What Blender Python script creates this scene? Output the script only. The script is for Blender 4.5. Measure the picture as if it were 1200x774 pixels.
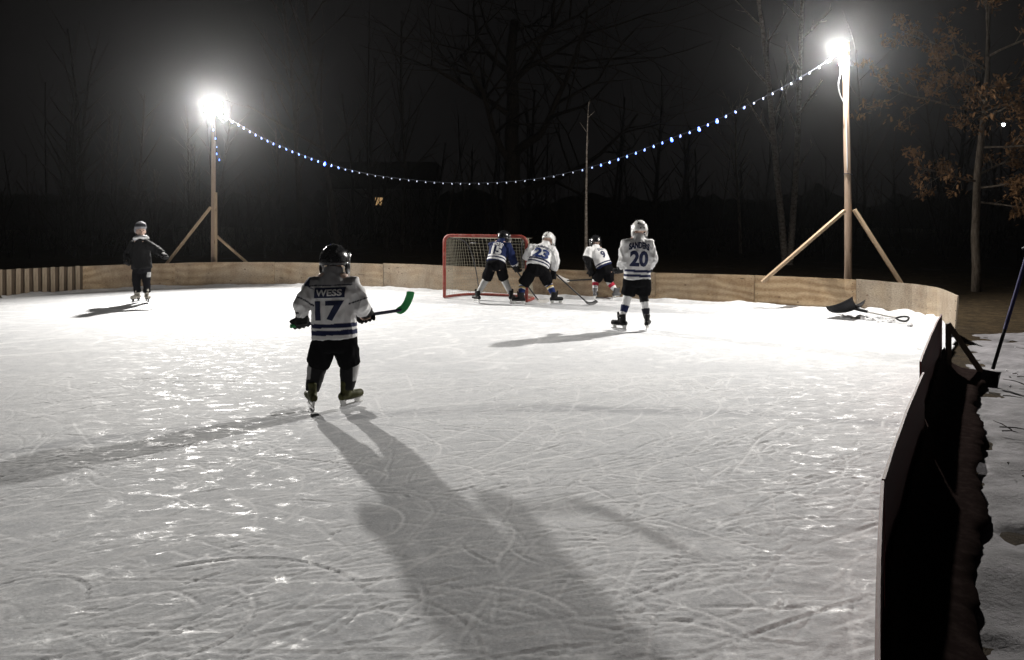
import bpy, bmesh, math, random
import numpy as np
from mathutils import Vector, Matrix, noise
from mathutils.bvhtree import BVHTree

R = math.radians
scene = bpy.context.scene
for o in list(bpy.data.objects):
    bpy.data.objects.remove(o)
COL = scene.collection

# ------------------------------------------------------------------ camera
CAM_H, F, HOR = 1.65, 942.0, 251.0          # eye height, focal length in photo pixels, horizon row
cam_data = bpy.data.cameras.new('camera')
cam = bpy.data.objects.new('camera', cam_data)
COL.objects.link(cam)
cam.location = (0, 0, CAM_H)
cam.rotation_euler = (R(90), 0, 0)
cam_data.sensor_width = 36
cam_data.lens = 36 * F / 1200
cam_data.shift_y = -(387 - HOR) / 1200
cam_data.clip_end = 600
cam_data.clip_start = 0.05
scene.camera = cam

# ------------------------------------------------------------------ night sky
world = bpy.data.worlds.new('World')
scene.world = world
world.use_nodes = True
wn, wl = world.node_tree.nodes, world.node_tree.links
wn.clear()
w_out = wn.new('ShaderNodeOutputWorld')
w_bg = wn.new('ShaderNodeBackground')
w_tc = wn.new('ShaderNodeTexCoord')
w_noise = wn.new('ShaderNodeTexNoise')
w_noise.inputs['Scale'].default_value = 2.2
w_noise.inputs['Detail'].default_value = 5
w_ramp = wn.new('ShaderNodeValToRGB')
w_ramp.color_ramp.elements[0].position = 0.3
w_ramp.color_ramp.elements[0].color = (0.0055, 0.0052, 0.0054, 1)
w_ramp.color_ramp.elements[1].position = 0.75
w_ramp.color_ramp.elements[1].color = (0.0135, 0.0122, 0.0118, 1)
wl.new(w_tc.outputs['Generated'], w_noise.inputs['Vector'])
wl.new(w_noise.outputs['Fac'], w_ramp.inputs['Fac'])
wl.new(w_ramp.outputs['Color'], w_bg.inputs['Color'])
w_bg.inputs['Strength'].default_value = 0.38
wl.new(w_bg.outputs['Background'], w_out.inputs['Surface'])

# ------------------------------------------------------------------ exposure
scene.view_settings.view_transform = 'Standard'
scene.view_settings.look = 'None'
scene.view_settings.exposure = 0.4
scene.view_settings.gamma = 1.0
scene.render.engine = 'CYCLES'
scene.cycles.use_denoising = True
scene.cycles.max_bounces = 6
scene.cycles.volume_bounces = 0
scene.cycles.sample_clamp_indirect = 4

LAMP_LEFT_I = 330.0       # radiant intensity of the two flood lights
LAMP_RIGHT_I = 105.0         # bare spill of the smaller lamp
LAMP_RIGHT_BEAM = 112.0     # and its beam over the ice
HAZE_DENSITY = 0.00027

# ------------------------------------------------------------------ helpers
def grd(px, py):
    """a photo pixel on the ice -> ground point"""
    s = (py - HOR) / CAM_H
    return Vector(((px - 600) / s, F / s, 0))

def at(px, py, d):
    return Vector(((px - 600) / F * d, d, CAM_H - (py - HOR) / F * d))

class MB:
    def __init__(self):
        self.v, self.f = [], []
    def add(self, v, f):
        b = len(self.v)
        self.v += [tuple(x) for x in v]
        self.f += [tuple(i + b for i in q) for q in f]
    def box(self, c, size, m=None):
        c = Vector(c); sx, sy, sz = (x / 2 for x in size)
        vs = [Vector((x, y, z)) for z in (-sz, sz) for y in (-sy, sy) for x in (-sx, sx)]
        if m is not None: vs = [m @ v for v in vs]
        self.add([c + v for v in vs], [(0, 2, 3, 1), (4, 5, 7, 6), (0, 1, 5, 4), (2, 6, 7, 3), (0, 4, 6, 2), (1, 3, 7, 5)])
    def beam(self, a, b, w, h, ref=(0, 0, 1), taper=1.0):
        a, b = Vector(a), Vector(b)
        t = (b - a).normalized(); r = Vector(ref)
        s = t.cross(r)
        if s.length < 1e-4: s = t.cross(Vector((1, 0, 0)))
        s.normalize(); u = s.cross(t)
        vs = []
        for p, k in ((a, 1), (b, taper)):
            for i, j in ((-1, -1), (1, -1), (1, 1), (-1, 1)):
                vs.append(p + s * i * w / 2 * k + u * j * h / 2 * k)
        self.add(vs, [(3, 2, 1, 0), (4, 5, 6, 7), (0, 1, 5, 4), (1, 2, 6, 5), (2, 3, 7, 6), (3, 0, 4, 7)])
    def loft(self, pts, rad, side=(1, 0, 0), n=14, cap=0.5, p=2.0):
        """closed tube through pts; rad = (across, through) per point; rounded ends"""
        pts = [Vector(q) for q in pts]
        rad = [(r, r) if not isinstance(r, (tuple, list)) else r for r in rad]
        side = Vector(side)
        def tan(i):
            a = pts[max(i - 1, 0)]; b = pts[min(i + 1, len(pts) - 1)]
            return (b - a).normalized()
        rings = []
        t0, t1 = tan(0), tan(len(pts) - 1)
        if cap > 0:
            for k in (0.35, 0.75):
                e = math.sqrt(1 - (1 - k) ** 2)
                rings.append((pts[0] - t0 * cap * (1 - k) * min(rad[0]), (rad[0][0] * e, rad[0][1] * e), t0))
        for i, q in enumerate(pts): rings.append((q, rad[i], tan(i)))
        if cap > 0:
            for k in (0.75, 0.35):
                e = math.sqrt(1 - (1 - k) ** 2)
                rings.append((pts[-1] + t1 * cap * (1 - k) * min(rad[-1]), (rad[-1][0] * e, rad[-1][1] * e), t1))
        vs, fs = [], []
        for q, (ra, rb), t in rings:
            a = side - t * side.dot(t)
            if a.length < 1e-4: a = Vector((0, 1, 0)) - t * t.y
            a.normalize(); b = t.cross(a)
            for j in range(n):
                th = 2 * math.pi * j / n
                c, s = math.cos(th), math.sin(th)
                c = math.copysign(abs(c) ** (2 / p), c); s = math.copysign(abs(s) ** (2 / p), s)
                vs.append(q + a * ra * c + b * rb * s)
        m = len(rings)
        for i in range(m - 1):
            for j in range(n):
                k = (j + 1) % n
                fs.append((i * n + j, i * n + k, (i + 1) * n + k, (i + 1) * n + j))
        fs.append(tuple(range(n - 1, -1, -1)))
        fs.append(tuple((m - 1) * n + j for j in range(n)))
        self.add(vs, fs)
    def ball(self, c, r, nu=12, nv=8, m=None):
        c = Vector(c); r = (r, r, r) if not isinstance(r, (tuple, list)) else r
        vs = [Vector((0, 0, r[2]))]
        for i in range(1, nv):
            th = math.pi * i / nv
            for j in range(nu):
                ph = 2 * math.pi * j / nu
                vs.append(Vector((r[0] * math.sin(th) * math.cos(ph), r[1] * math.sin(th) * math.sin(ph), r[2] * math.cos(th))))
        vs.append(Vector((0, 0, -r[2])))
        if m is not None: vs = [m @ v for v in vs]
        fs = [(0, 1 + j, 1 + (j + 1) % nu) for j in range(nu)]
        for i in range(nv - 2):
            for j in range(nu):
                a = 1 + i * nu + j; b = 1 + i * nu + (j + 1) % nu
                fs.append((a, a + nu, b + nu, b))
        last = len(vs) - 1
        o = 1 + (nv - 2) * nu
        fs += [(o + (j + 1) % nu, o + j, last) for j in range(nu)]
        self.add([c + v for v in vs], fs)
    def mesh(self, name):
        me = bpy.data.meshes.new(name)
        me.from_pydata(self.v, [], self.f)
        me.update()
        return me
    def build(self, name, mat, parent=None, smooth=False):
        return link(name, self.mesh(name), mat, parent, smooth)

def link(name, me, mat, parent=None, smooth=False):
    if mat is not None:
        me.materials.clear(); me.materials.append(mat)
    if smooth:
        me.polygons.foreach_set('use_smooth', [True] * len(me.polygons))
    o = bpy.data.objects.new(name, me)
    COL.objects.link(o)
    if parent is not None: o.parent = parent
    return o

def bevel(o, w, seg=2):
    m = o.modifiers.new('bevel', 'BEVEL'); m.width = w; m.segments = seg; m.limit_method = 'ANGLE'
    return o

def tag(o, label=None, cat=None, group=None, kind=None):
    if label: o['label'] = label
    if cat: o['category'] = cat
    if group: o['group'] = group
    if kind: o['kind'] = kind
    return o

def thing(name, loc, label, cat, group=None, rz=0):
    o = bpy.data.objects.new(name, None)
    o.empty_display_size = 0.2
    COL.objects.link(o)
    o.location = loc; o.rotation_euler = (0, 0, rz)
    return tag(o, label, cat, group)

def remesh(mb, voxel, smooth=3, name='m'):
    """merge overlapping shells into one continuous surface"""
    ob = bpy.data.objects.new('tmp', mb.mesh('tmp')); COL.objects.link(ob)
    m = ob.modifiers.new('r', 'REMESH'); m.mode = 'VOXEL'; m.voxel_size = voxel
    if smooth:
        s = ob.modifiers.new('s', 'SMOOTH'); s.factor = 0.5; s.iterations = smooth
    dg = bpy.context.evaluated_depsgraph_get()
    me = bpy.data.meshes.new_from_object(ob.evaluated_get(dg))
    me.name = name
    old = ob.data
    bpy.data.objects.remove(ob); bpy.data.meshes.remove(old)
    return me

def paint(me, fn):
    ca = me.color_attributes.new('Col', 'FLOAT_COLOR', 'POINT')
    arr = np.ones((len(me.vertices), 4), np.float32)
    for i, v in enumerate(me.vertices):
        arr[i, :3] = fn(v.co)
    ca.data.foreach_set('color', arr.ravel())

# ------------------------------------------------------------------ materials
def mat(name, color=(0.5, 0.5, 0.5), rough=0.6, spec=0.5, metal=0.0, emit=None, estr=0.0):
    m = bpy.data.materials.new(name); m.use_nodes = True
    b = m.node_tree.nodes['Principled BSDF']
    b.inputs['Base Color'].default_value = (*color, 1)
    b.inputs['Roughness'].default_value = rough
    b.inputs['Specular IOR Level'].default_value = spec
    b.inputs['Metallic'].default_value = metal
    if emit:
        b.inputs['Emission Color'].default_value = (*emit, 1)
        b.inputs['Emission Strength'].default_value = estr
    return m

class NT:
    """short-hand for node trees"""
    def __init__(self, m):
        self.t = m.node_tree; self.b = self.t.nodes['Principled BSDF']
    def n(self, kind, **kw):
        q = self.t.nodes.new('ShaderNode' + kind)
        for k, v in kw.items(): setattr(q, k, v)
        return q
    def l(self, a, b): self.t.links.new(a, b)
    def coord(self, which='Object', scale=(1, 1, 1)):
        tc = self.n('TexCoord'); mp = self.n('Mapping')
        mp.inputs['Scale'].default_value = scale
        self.l(tc.outputs[which], mp.inputs['Vector'])
        return mp.outputs['Vector']
    def noise(self, vec, scale, detail=4, rough=0.55, dist=0.0):
        q = self.n('TexNoise')
        q.inputs['Scale'].default_value = scale; q.inputs['Detail'].default_value = detail
        q.inputs['Roughness'].default_value = rough; q.inputs['Distortion'].default_value = dist
        self.l(vec, q.inputs['Vector'])
        return q.outputs['Fac']
    def ramp(self, fac, stops):
        q = self.n('ValToRGB')
        e = q.color_ramp.elements
        while len(e) < len(stops): e.new(0.5)
        for el, (p, c) in zip(e, stops):
            el.position = p
            el.color = (*c, 1) if isinstance(c, (tuple, list)) else (c, c, c, 1)
        self.l(fac, q.inputs['Fac'])
        return q.outputs['Color']
    def mix(self, fac, a, b, mode='MIX'):
        q = self.n('Mix', data_type='RGBA', blend_type=mode)
        for sock, v in ((q.inputs[0], fac), (q.inputs[6], a), (q.inputs[7], b)):
            if hasattr(v, 'links'): self.l(v, sock)
            elif isinstance(v, (int, float)): sock.default_value = v
            else: sock.default_value = (*v, 1)
        return q.outputs[2]
    def math(self, op, a, b=0.0):
        q = self.n('Math', operation=op)
        for sock, v in ((q.inputs[0], a), (q.inputs[1], b)):
            if hasattr(v, 'links'): self.l(v, sock)
            else: sock.default_value = v
        return q.outputs[0]
    def bump(self, h, strength=0.3, dist=0.01):
        q = self.n('Bump')
        q.inputs['Strength'].default_value = strength; q.inputs['Distance'].default_value = dist
        self.l(h, q.inputs['Height']); self.l(q.outputs['Normal'], self.b.inputs['Normal'])
    def color(self, c): self.l(c, self.b.inputs['Base Color'])
    def rough(self, c): self.l(c, self.b.inputs['Roughness'])

def m_ice():
    m = mat('ice_surface', (0.72, 0.74, 0.76), 0.6, 0.17); t = NT(m)
    P = t.coord('Object'); big = t.noise(P, 0.35, 5, 0.6)
    fine = t.noise(P, 9, 6, 0.7); streak = t.noise(t.coord('Object', (2.0, 9.0, 1)), 3.0, 6, 0.65, 0.6)
    base = t.ramp(big, [(0.25, (0.52, 0.535, 0.56)), (0.75, (0.70, 0.705, 0.715))])
    base = t.mix(t.ramp(streak, [(0.42, 0.0), (0.75, 0.45)]), base, (0.80, 0.80, 0.81))
    base = t.mix(t.ramp(fine, [(0.3, 0.5), (0.55, 0.0)]), base, (0.40, 0.415, 0.44))
    spk = t.noise(t.coord('Object', (1.0, 1.6, 1)), 55, 4, 0.7)
    base = t.mix(t.ramp(spk, [(0.52, 0.0), (0.68, 0.8)]), base, (0.86, 0.86, 0.87))
    base = t.mix(t.ramp(spk, [(0.30, 0.55), (0.44, 0.0)]), base, (0.36, 0.37, 0.39))
    # a darker wavering band curving across the sheet
    sx = t.n('SeparateXYZ'); t.l(P, sx.inputs[0])
    wob = t.math('MULTIPLY', t.math('SUBTRACT', t.noise(P, 0.8, 4), 0.5), 0.30)
    yy = t.math('ADD', sx.outputs['Y'], wob)
    sq = t.math('POWER', t.math('ABSOLUTE', t.math('SUBTRACT', sx.outputs['X'], 0.5)), 2.0)
    dline = t.math('ABSOLUTE', t.math('SUBTRACT', yy, t.math('ADD', t.math('MULTIPLY', sq, -0.075), 6.80)), 0.0)
    ice_band = t.ramp(dline, [(0.05, 1.0), (0.20, 0.0)])
    ice_band = t.math('MULTIPLY', ice_band, t.ramp(t.noise(P, 1.7, 3), [(0.35, 0.30), (0.6, 0.65)]))
    base = t.mix(ice_band, base, (0.30, 0.31, 0.335))
    ca = t.n('Attribute', attribute_name='shavings')
    base = t.mix(ca.outputs['Fac'], base, (0.88, 0.88, 0.89))
    t.color(base)
    # polished patches among the scraped snow
    gl = t.noise(t.coord('Object', (1.0, 1.7, 1)), 5.5, 7, 0.72, 0.8)
    t.rough(t.ramp(gl, [(0.52, 0.90), (0.60, 0.60), (0.68, 0.24)]))
    h1 = t.noise(P, 70, 5, 0.75); h2 = t.noise(t.coord('Object', (6, 22, 1)), 6, 5, 0.75, 1.0)
    t.bump(t.math('ADD', h1, t.math('MULTIPLY', h2, 0.25)), 0.32, 0.007)
    return m

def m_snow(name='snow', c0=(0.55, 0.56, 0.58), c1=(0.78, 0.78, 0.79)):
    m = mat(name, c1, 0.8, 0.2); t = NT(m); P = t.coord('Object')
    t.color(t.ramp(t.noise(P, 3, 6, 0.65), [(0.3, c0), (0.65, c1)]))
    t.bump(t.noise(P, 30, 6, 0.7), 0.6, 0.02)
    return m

def m_ground():
    m = mat('ground_litter', (0.04, 0.03, 0.02), 0.95, 0.1); t = NT(m); P = t.coord('Object')
    c = t.ramp(t.noise(P, 6, 8, 0.75), [(0.3, (0.012, 0.010, 0.007)), (0.5, (0.045, 0.032, 0.018)), (0.7, (0.085, 0.06, 0.032))])
    s = t.ramp(t.noise(P, 0.5, 6, 0.7), [(0.58, 0.0), (0.68, 0.7)])
    t.color(t.mix(s, c, (0.09, 0.085, 0.08)))
    t.bump(t.noise(P, 22, 6, 0.8), 0.8, 0.05)
    return m

def m_ply(name='plywood', tint=(1, 1, 1), dark=0.0):
    m = mat(name, (0.4, 0.3, 0.2), 0.62, 0.3); t = NT(m)
    info = t.n('ObjectInfo')
    tc = t.n('TexCoord'); ad = t.n('VectorMath', operation='ADD')
    cmb = t.n('CombineXYZ')
    t.l(t.math('MULTIPLY', info.outputs['Random'], 37.0), cmb.inputs[0]); t.l(t.math('MULTIPLY', info.outputs['Random'], 11.0), cmb.inputs[1])
    t.l(tc.outputs['UV'], ad.inputs[0]); t.l(cmb.outputs[0], ad.inputs[1])
    def sc(s):
        mp = t.n('Mapping'); mp.inputs['Scale'].default_value = s; t.l(ad.outputs[0], mp.inputs['Vector']); return mp.outputs['Vector']
    wav = t.n('TexWave', wave_type='BANDS', bands_direction='Y')
    wav.inputs['Scale'].default_value = 0.9; wav.inputs['Distortion'].default_value = 14; wav.inputs['Detail'].default_value = 6
    wav.inputs['Detail Scale'].default_value = 0.8
    t.l(sc((0.9, 2.0, 1)), wav.inputs['Vector'])
    fib = t.noise(sc((9, 26, 1)), 3, 7, 0.8)
    base = t.ramp(wav.outputs['Fac'], [(0.1, (0.34, 0.205, 0.10)), (0.55, (0.52, 0.355, 0.195)), (0.95, (0.64, 0.475, 0.295))])
    base = t.mix(0.5, base, t.ramp(fib, [(0.36, (0.11, 0.07, 0.036)), (0.62, (0.60, 0.455, 0.29))]))
    grey = t.ramp(t.math('ADD', t.noise(sc((1, 1, 1)), 0.9, 4), t.math('MULTIPLY', info.outputs['Random'], 0.5)), [(0.5, 0.0), (0.9, 0.85)])
    base = t.mix(grey, base, t.ramp(fib, [(0.36, (0.16, 0.13, 0.10)), (0.62, (0.45, 0.385, 0.30))]))
    # knots, puck scuffs and water stains
    vor = t.n('TexVoronoi'); vor.inputs['Scale'].default_value = 3.0; t.l(sc((1, 1.6, 1)), vor.inputs['Vector'])
    base = t.mix(t.ramp(vor.outputs['Distance'], [(0.035, 0.85), (0.085, 0.0)]), base, (0.10, 0.055, 0.03))
    st = t.noise(sc((1.3, 0.6, 1)), 2.1, 6, 0.65)
    base = t.mix(t.ramp(st, [(0.48, 0.0), (0.70, 0.55)]), base, (0.15, 0.085, 0.04))
    sf = t.noise(sc((2.0, 9, 1)), 2.6, 3, 0.5, 1.5)
    base = t.mix(t.ramp(sf, [(0.68, 0.0), (0.73, 0.75)]), base, (0.035, 0.028, 0.022))
    sepu = t.n('SeparateXYZ'); t.l(tc.outputs['UV'], sepu.inputs[0])
    wet = t.math('SUBTRACT', 0.13, t.math('ADD', sepu.outputs['Y'], t.math('MULTIPLY', t.noise(sc((1, 1, 1)), 5, 5), 0.1)))
    base = t.mix(t.ramp(wet, [(0.0, 0.0), (0.08, 0.45)]), base, (0.14, 0.10, 0.065))
    if tint != (1, 1, 1): base = t.mix(1.0, base, tint, 'MULTIPLY')
    t.color(base)
    t.bump(fib, 0.25, 0.006)
    return m

def m_wood(name, a, b, scale=(2, 2, 0.25)):
    m = mat(name, a, 0.7, 0.25); t = NT(m)
    g = t.noise(t.coord('Object', scale), 14, 6, 0.7, 0.6)
    c = t.ramp(g, [(0.3, a), (0.7, b)])
    k = t.n('TexVoronoi'); k.inputs['Scale'].default_value = 2.3; t.l(t.coord('Object', (3, 3, 1)), k.inputs['Vector'])
    c = t.mix(t.ramp(k.outputs['Distance'], [(0.05, 0.8), (0.14, 0.0)]), c, (0.09, 0.055, 0.03))
    t.color(c); t.bump(g, 0.3, 0.005)
    return m

def m_bark(name, a, b, scale=(9, 9, 2.0)):
    m = mat(name, a, 0.95, 0.1); t = NT(m)
    g = t.noise(t.coord('Object', scale), 2.2, 6, 0.75)
    t.color(t.ramp(g, [(0.35, a), (0.65, b)])); t.bump(g, 0.8, 0.03)
    return m

def m_cloth(name, rough=0.85, spec=0.2):
    m = mat(name, (0.5, 0.5, 0.5), rough, spec); t = NT(m)
    a = t.n('VertexColor', layer_name='Col'); P = t.coord('Object')
    d = t.ramp(t.noise(P, 5, 5, 0.6), [(0.3, 0.82), (0.65, 1.0)])
    t.color(t.mix(1.0, a.outputs['Color'], d, 'MULTIPLY'))
    t.bump(t.noise(P, 320, 2, 0.5), 0.15, 0.002)
    return m

def m_scuff(name, c, rough=0.35, spec=0.5, amount=0.35, c2=None):
    """a plain coloured material with grime and uneven gloss"""
    m = mat(name, c, rough, spec); t = NT(m); P = t.coord('Object')
    g = t.noise(P, 14, 6, 0.7)
    d = c2 or tuple(x * 0.55 for x in c)
    t.color(t.mix(t.ramp(g, [(0.45, 0.0), (0.75, amount * 2)]), c, d))
    t.rough(t.ramp(g, [(0.3, max(rough - 0.1, 0.05)), (0.7, min(rough + 0.25, 1))]))
    return m

M = dict(
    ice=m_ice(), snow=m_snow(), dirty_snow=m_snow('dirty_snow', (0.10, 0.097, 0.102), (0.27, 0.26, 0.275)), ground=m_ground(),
    ply=m_ply(), red_ply=m_ply('painted_plywood', (0.24, 0.022, 0.016)),
    slat=m_wood('weathered_slat', (0.24, 0.18, 0.12), (0.42, 0.34, 0.25)),
    slat_back=m_wood('dark_backing', (0.07, 0.05, 0.03), (0.13, 0.09, 0.06)),
    lumber=m_wood('lumber', (0.34, 0.24, 0.15), (0.50, 0.38, 0.26)),
    pole=m_wood('pole_wood', (0.30, 0.21, 0.15), (0.44, 0.33, 0.25)),
    bark=m_bark('dark_bark', (0.012, 0.0095, 0.0075), (0.035, 0.028, 0.022)),
    grey_bark=m_bark('grey_bark', (0.07, 0.055, 0.043), (0.21, 0.175, 0.14)),
    birch=m_bark('birch_bark', (0.10, 0.08, 0.065), (0.55, 0.48, 0.41), (5, 5, 7)),
    cloth=m_cloth('cloth'), shell=m_cloth('nylon_shell', 0.9, 0.02),
    navy=m_scuff('navy_print', (0.012, 0.018, 0.060), 0.6, 0.3),
    white_print=m_scuff('white_print', (0.70, 0.70, 0.70), 0.6, 0.3, 0.2),
    black_plastic=m_scuff('black_plastic', (0.012, 0.012, 0.014), 0.14, 0.6, 0.2),
    white_plastic=m_scuff('white_plastic', (0.68, 0.68, 0.66), 0.3, 0.5, 0.2),
    vent=m_scuff('dark_vent', (0.02, 0.02, 0.022), 0.7, 0.2),
    grey_metal=mat('cage_steel', (0.55, 0.55, 0.56), 0.3, 0.5, 0.9),
    steel=mat('blade_steel', (0.72, 0.72, 0.73), 0.22, 0.5, 1.0),
    skin=m_scuff('skin', (0.60, 0.42, 0.34), 0.55, 0.4, 0.15),
    glove=m_scuff('glove_black', (0.009, 0.009, 0.010), 0.65, 0.15),
    boot_black=m_scuff('boot_black', (0.011, 0.011, 0.012), 0.5, 0.2),
    red_paint=m_scuff('red_paint', (0.27, 0.040, 0.028), 0.5, 0.3, 0.4, (0.36, 0.20, 0.17)),
    twine=mat('net_twine', (0.30, 0.28, 0.22), 0.85, 0.1),
    stick_dark=m_scuff('stick_dark', (0.016, 0.018, 0.045), 0.35, 0.5),
    stick_black=m_scuff('stick_black', (0.014, 0.014, 0.015), 0.4, 0.5),
    green=m_scuff('green_tape', (0.03, 0.33, 0.09), 0.5, 0.4, 0.2),
    tape_white=m_scuff('white_tape', (0.62, 0.60, 0.57), 0.8, 0.2, 0.3),
    shovel=m_scuff('shovel_black', (0.014, 0.014, 0.016), 0.6, 0.25, 0.3, (0.035, 0.035, 0.04)),
    blue_paint=m_scuff('blue_paint', (0.028, 0.026, 0.11), 0.5, 0.3),
    housing=m_scuff('lamp_housing', (0.05, 0.05, 0.055), 0.5, 0.5),
    cable=mat('cable_white', (0.6, 0.6, 0.6), 0.6, 0.3),
    wire=mat('wire_dark', (0.03, 0.035, 0.05), 0.6, 0.3),
)

# ------------------------------------------------------------------ plan of the rink
PLAN = [(-12.6, 12.4), (-11.4, 14.3), (-10.10, 15.86), (-9.12, 17.08), (-8.44, 17.67), (-7.18, 18.28), (-5.5, 18.5), (-3.88, 18.28), (-2.86, 17.87),
        (-1.41, 16.95), (0.34, 16.05), (2.69, 15.15), (4.38, 14.53), (5.30, 13.87), (5.74, 13.5), (6.22, 12.74), (6.33, 12.05), (5.95, 10.74)]
NEAR = [(4.60, 8.62), (2.95, 5.82), (1.53, 3.35), (0.55, 1.25), (-0.35, -0.85), (-2.3, -2.6), (-5.5, -4.5), (-9.5, -3.5), (-12.5, 0), (-13.3, 5), (-13.1, 9)]
POLY = PLAN + NEAR
BOARD_TOP = 0.55

def inside(X, Y, poly):
    res = np.zeros(X.shape, bool); n = len(poly)
    for i in range(n):
        x0, y0 = poly[i]; x1, y1 = poly[(i + 1) % n]
        if y0 == y1: continue
        c = ((y0 > Y) != (y1 > Y)) & (X < (x1 - x0) * (Y - y0) / (y1 - y0) + x0)
        res ^= c
    return res

def value_noise(X, Y, freq, seed, oct=4, gain=0.5):
    out = np.zeros(X.shape); amp = 1.0; tot = 0
    for k in range(oct):
        rs = np.random.RandomState(seed + k)
        tab = rs.rand(256, 256)
        x, y = X * freq, Y * freq
        xi, yi = np.floor(x).astype(int), np.floor(y).astype(int)
        fx, fy = x - xi, y - yi
        fx = fx * fx * (3 - 2 * fx); fy = fy * fy * (3 - 2 * fy)
        a = tab[xi % 256, yi % 256]; b = tab[(xi + 1) % 256, yi % 256]; c = tab[xi % 256, (yi + 1) % 256]; d = tab[(xi + 1) % 256, (yi + 1) % 256]
        out += amp * ((a * (1 - fx) + b * fx) * (1 - fy) + (c * (1 - fx) + d * fx) * fy)
        tot += amp; amp *= gain; freq *= 2.03
    return out / tot - 0.5

def smooth_step(a, b, x):
    t = np.clip((x - a) / (b - a), 0, 1); return t * t * (3 - 2 * t)

def ice_patch(x0, x1, y0, y1, dx, dy, n_cuts, seed, amp, rough_corner):
    nx, ny = int(round((x1 - x0) / dx)) + 1, int(round((y1 - y0) / dy)) + 1
    xs = np.linspace(x0, x1, nx); ys = np.linspace(y0, y1, ny)
    X, Y = np.meshgrid(xs, ys)
    H = value_noise(X, Y, 0.9, seed, 3) * 0.010 * amp + value_noise(X, Y * 1.8, 6, seed + 9, 4, 0.6) * 0.0024 * amp
    K = np.zeros(X.shape)
    if rough_corner:
        # churned snow towards the near boards
        w = smooth_step(-1.2, 1.6, X - 0.15 * (Y - 3)) * smooth_step(9, 4, Y)
        w = np.maximum(w, smooth_step(3.9, 2.6, Y) * 0.7)
        ch = value_noise(X, Y, 3.2, seed + 21, 5, 0.55)
        H += w * (np.abs(ch) * -0.028 + 0.003) + w * np.clip(ch - 0.14, 0, 1) * 0.09
    rng = random.Random(seed)
    for _ in range(n_cuts):
        rad = rng.choice([rng.uniform(0.25, 0.8), rng.uniform(0.8, 4), rng.uniform(3, 12)])
        L = rng.uniform(0.06, 0.35) if rng.random() < 0.8 else rng.uniform(0.4, 1.6)
        cx, cy = rng.uniform(x0, x1), rng.uniform(y0, y1)
        a0 = rng.gauss(0.45, 0.5) if rng.random() < 0.8 else rng.uniform(0, 6.28)
        sg = rng.choice((-1, 1)); depth = (rng.uniform(0.0010, 0.0026) if rng.random() < 0.95 else rng.uniform(0.0035, 0.0055)) * amp
        wd = rng.uniform(0.8, 1.1) * max(dx, 0.011)
        n = max(int(L / (dx * 0.45)), 3)
        s = np.linspace(0, L, n); a = a0 + sg * s / rad
        px = cx + np.cumsum(np.cos(a)) * L / n; py = cy + np.cumsum(np.sin(a)) * L / n
        fall = np.minimum(1, np.minimum(s, L - s) / (0.25 * L + 1e-6))
        nxv, nyv = -np.sin(a), np.cos(a)
        side = rng.choice((-1, 1)); pale = rng.uniform(0.05, 0.95)
        for off, k in ((0, -1.0), (side * wd, 0.75), (-side * wd, 0.2), (side * 1.9 * wd, 0.4)):
            ix = np.round((px + nxv * off - x0) / (x1 - x0) * (nx - 1)).astype(int)
            iy = np.round((py + nyv * off - y0) / (y1 - y0) * (ny - 1)).astype(int)
            ok = (ix > 1) & (ix < nx - 2) & (iy > 1) & (iy < ny - 2)
            if k < 0: H[iy[ok], ix[ok]] = np.minimum(H[iy[ok], ix[ok]], H[iy[ok], ix[ok]] * 0.6 + k * depth * fall[ok])
            else: H[iy[ok], ix[ok]] += k * depth * fall[ok] * 0.5; K[iy[ok], ix[ok]] = np.maximum(K[iy[ok], ix[ok]], k * pale * fall[ok])
    e = np.minimum(np.minimum(X - x0, x1 - X), np.minimum(Y - y0, y1 - Y))
    H *= smooth_step(0, 0.25, e)
    V = np.stack([X, Y, H], -1).reshape(-1, 3)
    I = np.arange(nx * ny).reshape(ny, nx)
    Q = np.stack([I[:-1, :-1], I[:-1, 1:], I[1:, 1:], I[1:, :-1]], -1).reshape(-1, 4)
    C = V[Q].mean(1)
    Q = Q[inside(C[:, 0], C[:, 1], POLY)]
    used = np.unique(Q); remap = np.zeros(len(V), int); remap[used] = np.arange(len(used))
    return V[used], remap[Q], K.reshape(-1)[used]

def np_mesh(name, V, Q):
    me = bpy.data.meshes.new(name)
    me.vertices.add(len(V)); me.vertices.foreach_set('co', np.asarray(V, np.float32).ravel())
    me.loops.add(Q.size); me.loops.foreach_set('vertex_index', Q.ravel().astype(np.int32))
    me.polygons.add(len(Q)); me.polygons.foreach_set('loop_start', np.arange(len(Q), dtype=np.int32) * Q.shape[1])
    me.update(calc_edges=True); me.validate()
    return me

def build_ice():
    parts = [ice_patch(-5.6, 4.4, 2.0, 8.4, 0.0115, 0.014, 6500, 5, 1.0, True),
             ice_patch(-13.6, 6.6, 8.4, 18.8, 0.03, 0.045, 4200, 8, 0.8, False),
             ice_patch(-13.6, -5.6, -5.2, 8.4, 0.1, 0.1, 0, 3, 1, False),
             ice_patch(-5.6, 4.4, -5.2, 2.0, 0.06, 0.06, 0, 4, 1, False)]
    Vs, Qs, Ks, b = [], [], [], 0
    for V, Q, K in parts:
        Vs.append(V); Qs.append(Q + b); Ks.append(K); b += len(V)
    o = link('ice', np_mesh('ice', np.concatenate(Vs), np.concatenate(Qs)), M['ice'], None, True)
    at_ = o.data.attributes.new('shavings', 'FLOAT', 'POINT'); at_.data.foreach_set('value', np.clip(np.concatenate(Ks), 0, 1).astype(np.float32))
    tag(o, 'scraped white rink ice covered in skate cuts', kind='structure')

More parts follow.
